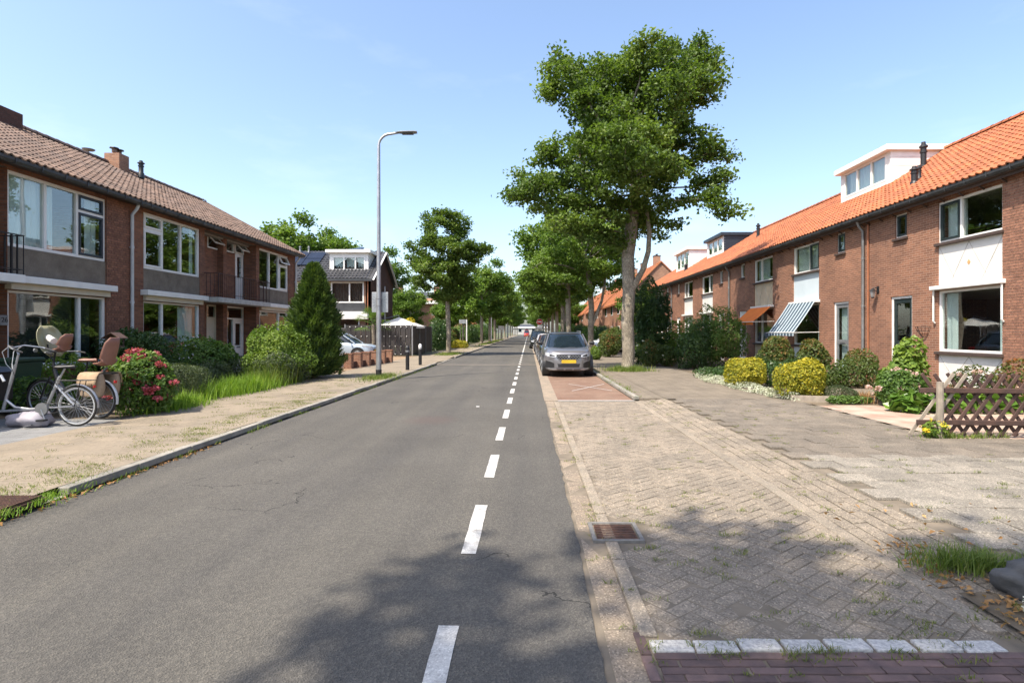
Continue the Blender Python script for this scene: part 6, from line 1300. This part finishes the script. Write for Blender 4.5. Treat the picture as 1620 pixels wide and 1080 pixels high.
# ---------------------------------------------------------------- bicycles
def wheel(par, x, y, r, rim='silver', tyre='rubber', nsp=28):
    w = MB().torus((x, y, r), (0, 1, 0), r-.02, .021, 40, 8).build('wheel', M[tyre], par, smooth=True); MB().torus((x, y, r), (0, 1, 0), r-.048, .013, 40, 6).build('rim', M[rim], w, smooth=True)
    sp = MB()
    for k in range(nsp): a = 2*math.pi*k/nsp; b = a+(.55 if k % 2 else -.55); e = .03 if k % 4 < 2 else -.03; sp.tube([(x+.025*math.cos(b), y+e, r+.025*math.sin(b)), (x+(r-.055)*math.cos(a), y, r+(r-.055)*math.sin(a))], .0021, 4, False)
    sp.build('spokes', M['silver'], w); MB().tube([(x, y-.055, r), (x, y+.055, r)], .027, 10).build('hub', M['zinc'], w); return w
def mudguard(par, x, y, r, a0, a1, mat):
    m_ = MB(); A = np.linspace(a0, a1, 18); m_.loft([[(x+(r+.03-.012*abs(q)/1)*math.cos(a), y+q*.028, r+(r+.03-.012*abs(q))*math.sin(a)) for q in (-1, -.5, 0, .5, 1)] for a in A], close=False, cap=False); return m_.build('mudguard', M[mat], par, smooth=True)
def saddle(par, x, y, z, mat):
    prof = [(-.13, .1, 0), (-.1, .105, .012), (-.02, .07, .008), (.06, .035, .006), (.13, .022, .01), (.15, .012, .0)]
    return MB().loft([[(x+u, y+w*math.cos(t), z+h+.028*math.sin(t)) for t in np.linspace(0, 6.283, 13)[:-1]] for u, w, h in prof]).build('saddle', M[mat], par, smooth=True)
# silver cargo bicycle: front points to -x locally turned; +x is the rear
b = thing('cargo_bicycle', 'silver low-step cargo bicycle with white tyres at the left edge', 'bicycle', (-7.3, 9.0, GL), R(0)); r = .325
# local +x backwards: rear hub at 0, bike extends to -x
wheel(b, 0, 0, r); MB().torus((0, 0, r), (0, 1, 0), r-.028, .019, 40, 6).build('tyre_wall', M['pipewhite'], b, smooth=True)
mudguard(b, 0, 0, r, R(-5), R(175), 'silver')
fr = MB(); fr.tube([(0, .055, r), (-.5, .05, r-.03)], .014, 8); fr.tube([(0, -.055, r), (-.5, -.05, r-.03)], .014, 8); fr.tube([(-.01, .05, r+.02), (-.33, .02, .66)], .013, 8); fr.tube([(-.01, -.05, r+.02), (-.33, -.02, .66)], .017, 8)
fr.tube([(-.5, 0, r-.04), (-.36, 0, .62), (-.28, 0, .8)], .024, 10); fr.tube([(-.5, 0, r-.03), (-.75, 0, .27), (-1.0, 0, .3), (-1.15, 0, .42)], .021, 10); fr.tube([(-1.2, 0, .26), (-1.0, 0, .98)], .024, 10); fr.tube([(-.5, 0, r-.04), (-1.2, 0, .24), (-2.0, 0, .26), (-2.6, 0, .5)], .021, 10); fr.tube([(-2.6, 0, .5), (-2.68, 0, .26)], .02, 8)
fr.build('frame', M['silver'], b, smooth=True); wheel(b, -2.68, 0, .25)
MB().tube([(-.28, 0, .78), (-.2, 0, .93)], .015, 8).build('seat_post', M['silver'], b); saddle(b, -.18, 0, .95, 'black')
MB().tube([(-1.0, 0, .96), (-.95, 0, 1.16), (-.98, 0, 1.24)], .016, 8).build('stem', M['silver'], b)
MB().tube([(-.62, -.3, 1.2), (-.8, -.28, 1.26), (-.98, -.14, 1.3), (-1.02, 0, 1.27), (-.98, .14, 1.3), (-.8, .28, 1.26), (-.62, .3, 1.2)], .012, 8).build('handlebar', M['silver'], b)
for s_ in (-1, 1): MB().tube([(-.62, s_*.3, 1.2), (-.76, s_*.285, 1.245)], .018, 8).build('grip', M['black'], b); MB().tube([(-.98, s_*.12, 1.3), (-1.12, s_*.1, 1.2), (-1.1, s_*.05, 1.0), (-1.05, 0, .9)], .005, 6).build('brake_cable', M['pipewhite'], b)
MB().box(-2.3, -1.3, -.3, .3, .4, .86).build('cargo_box', M['black'], b, bevel=.03); MB().prism([(-1.25, -.31, .86), (-2.35, -.31, .86), (-2.2, -.31, .95), (-1.4, -.31, .95)], (0, .62, 0)).build('box_cover', M['darkblue'], b, bevel=.03)
for x_ in (-1.3, -1.05): MB().tube([(x_, -.3, .55), (x_+.02, -.3, .8), (x_+.1, -.3, .84), (x_+.15, -.3, .75)], .02, 8).build('rail', M['pipewhite'], b)
rk = MB(); rk.tube([(-.3, .06, .74), (.26, .06, .74)], .007, 6); rk.tube([(-.3, -.06, .74), (.26, -.06, .74)], .007, 6); rk.tube([(.0, -.06, r), (.1, -.06, .74)], .006, 6); rk.tube([(0, .06, r), (.1, .06, .74)], .006, 6)
for x_ in np.linspace(-.25, .25, 6): rk.tube([(x_, -.06, .74), (x_, .06, .74)], .005, 5)
rk.build('rack', M['black'], b); MB().box(.27, .29, -.025, .025, .62, .66).build('rear_light', M['red'], b, bevel=.008); MB().tube([(-.55, -.08, r-.03), (-.58, -.12, .05), (-.6, -.3, .03)], .012, 6).build('kickstand', M['zinc'], b)
MB().tube([(-.5, -.07, r-.04), (-.5, -.1, r-.04)], .1, 20).build('chainring', M['zinc'], b); MB().tube([(-.5, -.1, r-.04), (-.44, -.1, r-.2)], .01, 6).build('crank', M['silver'], b); MB().box(-.5, -.38, -.2, -.11, r-.22, r-.195).build('pedal', M['black'], b)
MB().tube([(-.5, -.085, r+.055), (-.02, -.085, r+.05)], .006, 6).build('chain', M['black'], b); MB().tube([(-.5, -.085, r-.14), (-.02, -.085, r-.04)], .006, 6).build('chain', M['black'], b)
MB().tube([(-1.0, -.1, 1.24), (-1.05, -.06, 1.05), (-.98, -.03, .8), (-1.1, -.03, .45)], .004, 5).build('cable', M['black'], b); MB().tube([(-.3, -.075, .74), (-.2, -.075, .5), (0, -.075, r)], .004, 5).build('rack_stay', M['black'], b)
# plastic sack lying under it
bm = bmesh.new(); bmesh.ops.create_icosphere(bm, subdivisions=3, radius=1); me = bpy.data.meshes.new('sack')
for v in bm.verts: k = 1+.1*math.sin(v.co.x*4)+.08*math.sin(v.co.y*6+v.co.z*5)+.05*math.sin(v.co.x*11+v.co.y*7); v.co = Vector((v.co.x*.36*k, v.co.y*.2*k, max(-.1, v.co.z*.15*k)))
bm.to_mesh(me); bm.free(); me.materials.append(M['sack']) if 'sack' in M else None
M['sack'] = sm('grey_sack', (.34, .32, .36), (.25, .235, .27), 7, .55, .5, 25); me.materials.clear(); me.materials.append(M['sack']); me.polygons.foreach_set('use_smooth', [True]*len(me.polygons)); o = link_obj('plastic_sack', me); o.location = (-8.05, 9.0, GL+.1); tag(o, 'grey plastic sack lying below the cargo bicycle', 'sack')
M['seatbrown'] = sm('brown_plastic', (.26, .125, .09), (.21, .1, .075), 4, .5); M['khaki'] = sm('tinted_windscreen', (.36, .34, .2), (.27, .255, .15), 2, .25); M['bagbeige'] = sm('beige_canvas', (.36, .27, .185), (.27, .2, .14), 8, .9)
M['bagflap'] = sm('tan_flap', (.42, .3, .19), (.33, .235, .15), 9, .9, .3, 50)
b2_ = thing('family_bicycle', 'black bicycle with front windscreen, two child seats and beige panniers', 'bicycle', (-7.5, 9.72, GL), R(-8)); r = .34
wheel(b2_, 0, 0, r, tyre='rubber'); wheel(b2_, -1.12, 0, r); mudguard(b2_, 0, 0, r, R(-12), R(170), 'pipewhite'); mudguard(b2_, -1.12, 0, r, R(20), R(160), 'black')
f = MB(); f.tube([(0, .05, r), (-.45, .04, .3)], .014, 8); f.tube([(0, -.05, r), (-.45, -.04, .3)], .014, 8); f.tube([(0, 0, r+.03), (-.3, 0, .72)], .014, 8); f.tube([(-.45, 0, .3), (-.26, 0, .86)], .021, 10); f.tube([(-.45, 0, .3), (-.62, 0, .36), (-.85, 0, .72), (-.9, 0, .86)], .034, 10); f.tube([(-.92, 0, .98), (-.86, 0, .7)], .024, 10)
f.tube([(-.92, .06, .72), (-1.05, .06, .5), (-1.12, .055, r)], .014, 8); f.tube([(-.92, -.06, .72), (-1.05, -.06, .5), (-1.12, -.055, r)], .014, 8); f.build('frame', M['black'], b2_, smooth=True)
MB().tube([(-.26, 0, .84), (-.23, 0, 1.0)], .014, 8).build('seat_post', M['black'], b2_); saddle(b2_, -.2, 0, 1.02, 'seatbrown')
MB().tube([(-.92, 0, .96), (-.88, 0, 1.16)], .016, 8).build('stem', M['black'], b2_); MB().tube([(-.6, -.31, 1.14), (-.76, -.29, 1.17), (-.9, -.12, 1.17), (-.9, .12, 1.17), (-.76, .29, 1.17), (-.6, .31, 1.14)], .012, 8).build('handlebar', M['zinc'], b2_)
for s_ in (-1, 1): MB().tube([(-.6, s_*.31, 1.14), (-.72, s_*.295, 1.165)], .018, 8).build('grip', M['black'], b2_)
def childseat(par, x, z, sc, back, mat):
    out = []; ins = []
    for u in np.linspace(0, 1, 9):
        w = (.1+.05*math.sin(u*math.pi)+.02*u)*sc; cx, cz = x+back*(.02+.2*u)*sc, z+.5*u*sc
        out.append([(cx+back*(-.0)+(-back)*.09*sc*abs(math.sin(t))**.6*(1 if abs(t) > 0 else 1)*(1-.25*u), w*math.cos(t)*1.0, cz) for t in np.linspace(0, math.pi, 9)])
    s_ = MB().loft(out, close=False, cap=False).build('child_seat', M[mat], par, smooth=True); sd = s_.modifiers.new('s', 'SOLIDIFY'); sd.thickness = .022*sc
    return s_
# rear seat shell: pan and high back built from cross-sections
def seat_shell(par, x, z, L, h, w, mat, facing=-1):
    """pan L long, back h high leaning away; facing -1 looks to -x"""
    path = [(0, .03), (L*.5, 0), (L*.9, .02), (L*1.05, .12), (L*1.15, h*.45), (L*1.28, h*.8), (L*1.36, h)]; wd = [w*.7, w*.9, w, w, w*1.05, w*.95, w*.6]; side = [.02, .06, .09, .1, .09, .06, .02]; lp = []
    for (px_, pz_), ww, sd in zip(path, wd, side):
        nx_, nz_ = (0, 1) if px_ < L*.95 else (-.9, .2)
        lp.append([(x-facing*(px_+nx_*sd*abs(q)**2.5), ww/2*q, z+pz_+nz_*sd*abs(q)**2.5) for q in (-1, -.8, -.5, 0, .5, .8, 1)])
    s_ = MB().loft(lp, close=False, cap=False).build('child_seat', M[mat], par, smooth=True); md = s_.modifiers.new('s', 'SOLIDIFY'); md.thickness = .018
    m2 = MB()
    lp2 = [[(a+facing*.022, b_*.82, c_+.012) for a, b_, c_ in l] for l in lp[1:-1]]
    MB().loft(lp2, close=False, cap=False).build('cushion', M['seatpad'], s_, smooth=True); return s_
M['seatpad'] = sm('seat_pad', (.12, .06, .05), (.3, .2, .16), 18, .9)
seat_shell(b2_, -.02, .92, .26, .5, .32, 'seatbrown'); MB().tube([(.15, 0, .9), (.05, 0, .8), (-.1, 0, .72)], .02, 8).build('seat_bracket', M['zinc'], b2_)
seat_shell(b2_, -.85, 1.16, .2, .32, .26, 'seatbrown')
# windscreen: bulged shield before the handlebar with a pale padded roll
ws = []
for u in np.linspace(-1, 1, 9):
    w = .2*math.sqrt(max(.02, 1-(u*.96)**2))+.03; ws.append([(-1.02-.05*(1-(q)**2)-.09*u+.06*q*q, w*q*1.05, 1.36+.27*u) for q in np.linspace(-1, 1, 9)])
wso = MB().loft(ws, close=False, cap=False).build('windscreen', M['khaki'], b2_, smooth=True); md = wso.modifiers.new('s', 'SOLIDIFY'); md.thickness = .008
MB().tube([(-1.0, -.02, 1.42), (-.82, -.08, 1.36)], .052, 16).build('padded_roll', M['whitepanel'], b2_); MB().tube([(-1.06, -.2, 1.2), (-1.04, -.2, 1.2)], .035, 14).build('badge', M['silver'], b2_)
MB().tube([(-.9, 0, 1.0), (-1.02, 0, 1.12), (-1.04, 0, 1.3)], .014, 8).build('screen_stay', M['black'], b2_)
for s_ in (-1, 1):
    lp = []
    for z_, w_, t_, sh_ in ((.4, .15, .05, -.01), (.43, .19, .085, -.005), (.55, .21, .1, 0), (.7, .205, .085, .004), (.79, .19, .06, 0), (.81, .16, .04, 0)):
        lp.append([(.02+sh_+sup(q, w_, t_, 3.2)[0], s_*.15+sup(q, w_, t_, 3.2)[1], z_) for q in np.linspace(0, 2*math.pi, 25)[:-1]])
    pn = MB().loft(lp).build('pannier', M['bagbeige'], b2_, smooth=True)
    fl = [[(.02+u, s_*y_, z_) for u in np.linspace(-w_, w_, 9)] for y_, z_, w_ in ((.1, .825, .17), (.2, .815, .185), (.245, .76, .19), (.262, .66, .185), (.264, .58, .165))]
    fo = MB().loft(fl, close=False, cap=False).build('flap', M['bagflap'], pn, smooth=True); md = fo.modifiers.new('s', 'SOLIDIFY'); md.thickness = .008
    for u in (-.09, .13): MB().tube([(u, s_*.27, .64), (u, s_*.27, .5)], .009, 6).build('strap', M['wood'], pn)
MB().box(-.3, .3, -.07, .07, .79, .815).build('rack', M['black'], b2_); MB().box(.31, .33, -.03, .03, .63, .68).build('rear_light', M['red'], b2_, bevel=.01)
# light blue bicycle by the far porch
b3 = thing('light_bicycle', 'pale blue bicycle parked before the white front door', 'bicycle', (-9.7, 19.3, GL), R(165)); r = .34
wheel(b3, 0, 0, r); wheel(b3, -1.1, 0, r); f = MB(); f.tube([(0, 0, r), (-.44, 0, .3)], .015, 8); f.tube([(0, 0, r), (-.28, 0, .74)], .014, 8); f.tube([(-.44, 0, .3), (-.24, 0, .86)], .018, 8); f.tube([(-.44, 0, .3), (-.88, 0, .8)], .02, 8); f.tube([(-.92, 0, .98), (-.86, 0, .72), (-1.1, 0, r)], .017, 8); f.build('frame', M['pb'] if 'pb' in M else M['silver'], b3)
saddle(b3, -.2, 0, .93, 'bluepanel'); MB().tube([(-.24, 0, .84), (-.21, 0, .92)], .013, 8).build('seat_post', M['silver'], b3); MB().tube([(-.92, 0, .96), (-.9, 0, 1.1)], .014, 8).build('stem', M['silver'], b3); MB().tube([(-.62, -.3, 1.04), (-.85, -.2, 1.12), (-.92, 0, 1.1), (-.85, .2, 1.12), (-.62, .3, 1.04)], .011, 8).build('handlebar', M['silver'], b3)
# wheelie bin behind the bicycles
wbn = thing('wheelie_bin', 'dark green wheelie bin standing behind the bicycles', 'bin', (-9.75, 10.55, GL)); M['bin'] = sm('green_bin', (.018, .055, .03), (.014, .04, .024), 3, .5)
MB().loft([[(-.26*k, -.3*k, z), (.26*k, -.3*k, z), (.26*k, .3*k, z), (-.26*k, .3*k, z)] for z, k in ((.06, .85), (.95, 1.05))]).build('body', M['bin'], wbn, bevel=.02); MB().box(-.32, .3, -.34, .34, .955, 1.03).build('lid', M['bin'], wbn, bevel=.02)
for y_ in (-.26, .26): MB().tube([(.22, y_-.03, .1), (.22, y_+.03, .1)], .1, 16).build('wheel', M['rubber'], wbn)
ln = thing('garden_lantern', 'dark wooden bird feeder standing among the bushes', 'bird feeder', (-8.7, 11.7, GL)); MB().tube([(0, 0, -.05), (0, 0, 1.2)], .018, 8).build('stick', M['woodgrey'], ln)
MB().box(-.14, .14, -.1, .1, 1.2, 1.23).build('floor', M['wood'], ln)
for sx in (-1, 1):
    for sy in (-1, 1): MB().box(sx*.12-.01, sx*.12+.01, sy*.085-.01, sy*.085+.01, 1.23, 1.4).build('upright', M['wood'], ln)
    MB().prism([(0, -.13, 1.5), (sx*.19, -.13, 1.38), (sx*.19, .13, 1.38), (0, .13, 1.5)], (0, 0, .015)).build('roof_side', M['wood'], ln)
# small white debris on the road
tag(MB().box(-1.12, -1.05, 11.9, 11.95, .018, .028).build('paper_scrap', M['white'], bevel=.004), 'small white scrap lying on the asphalt', 'litter')
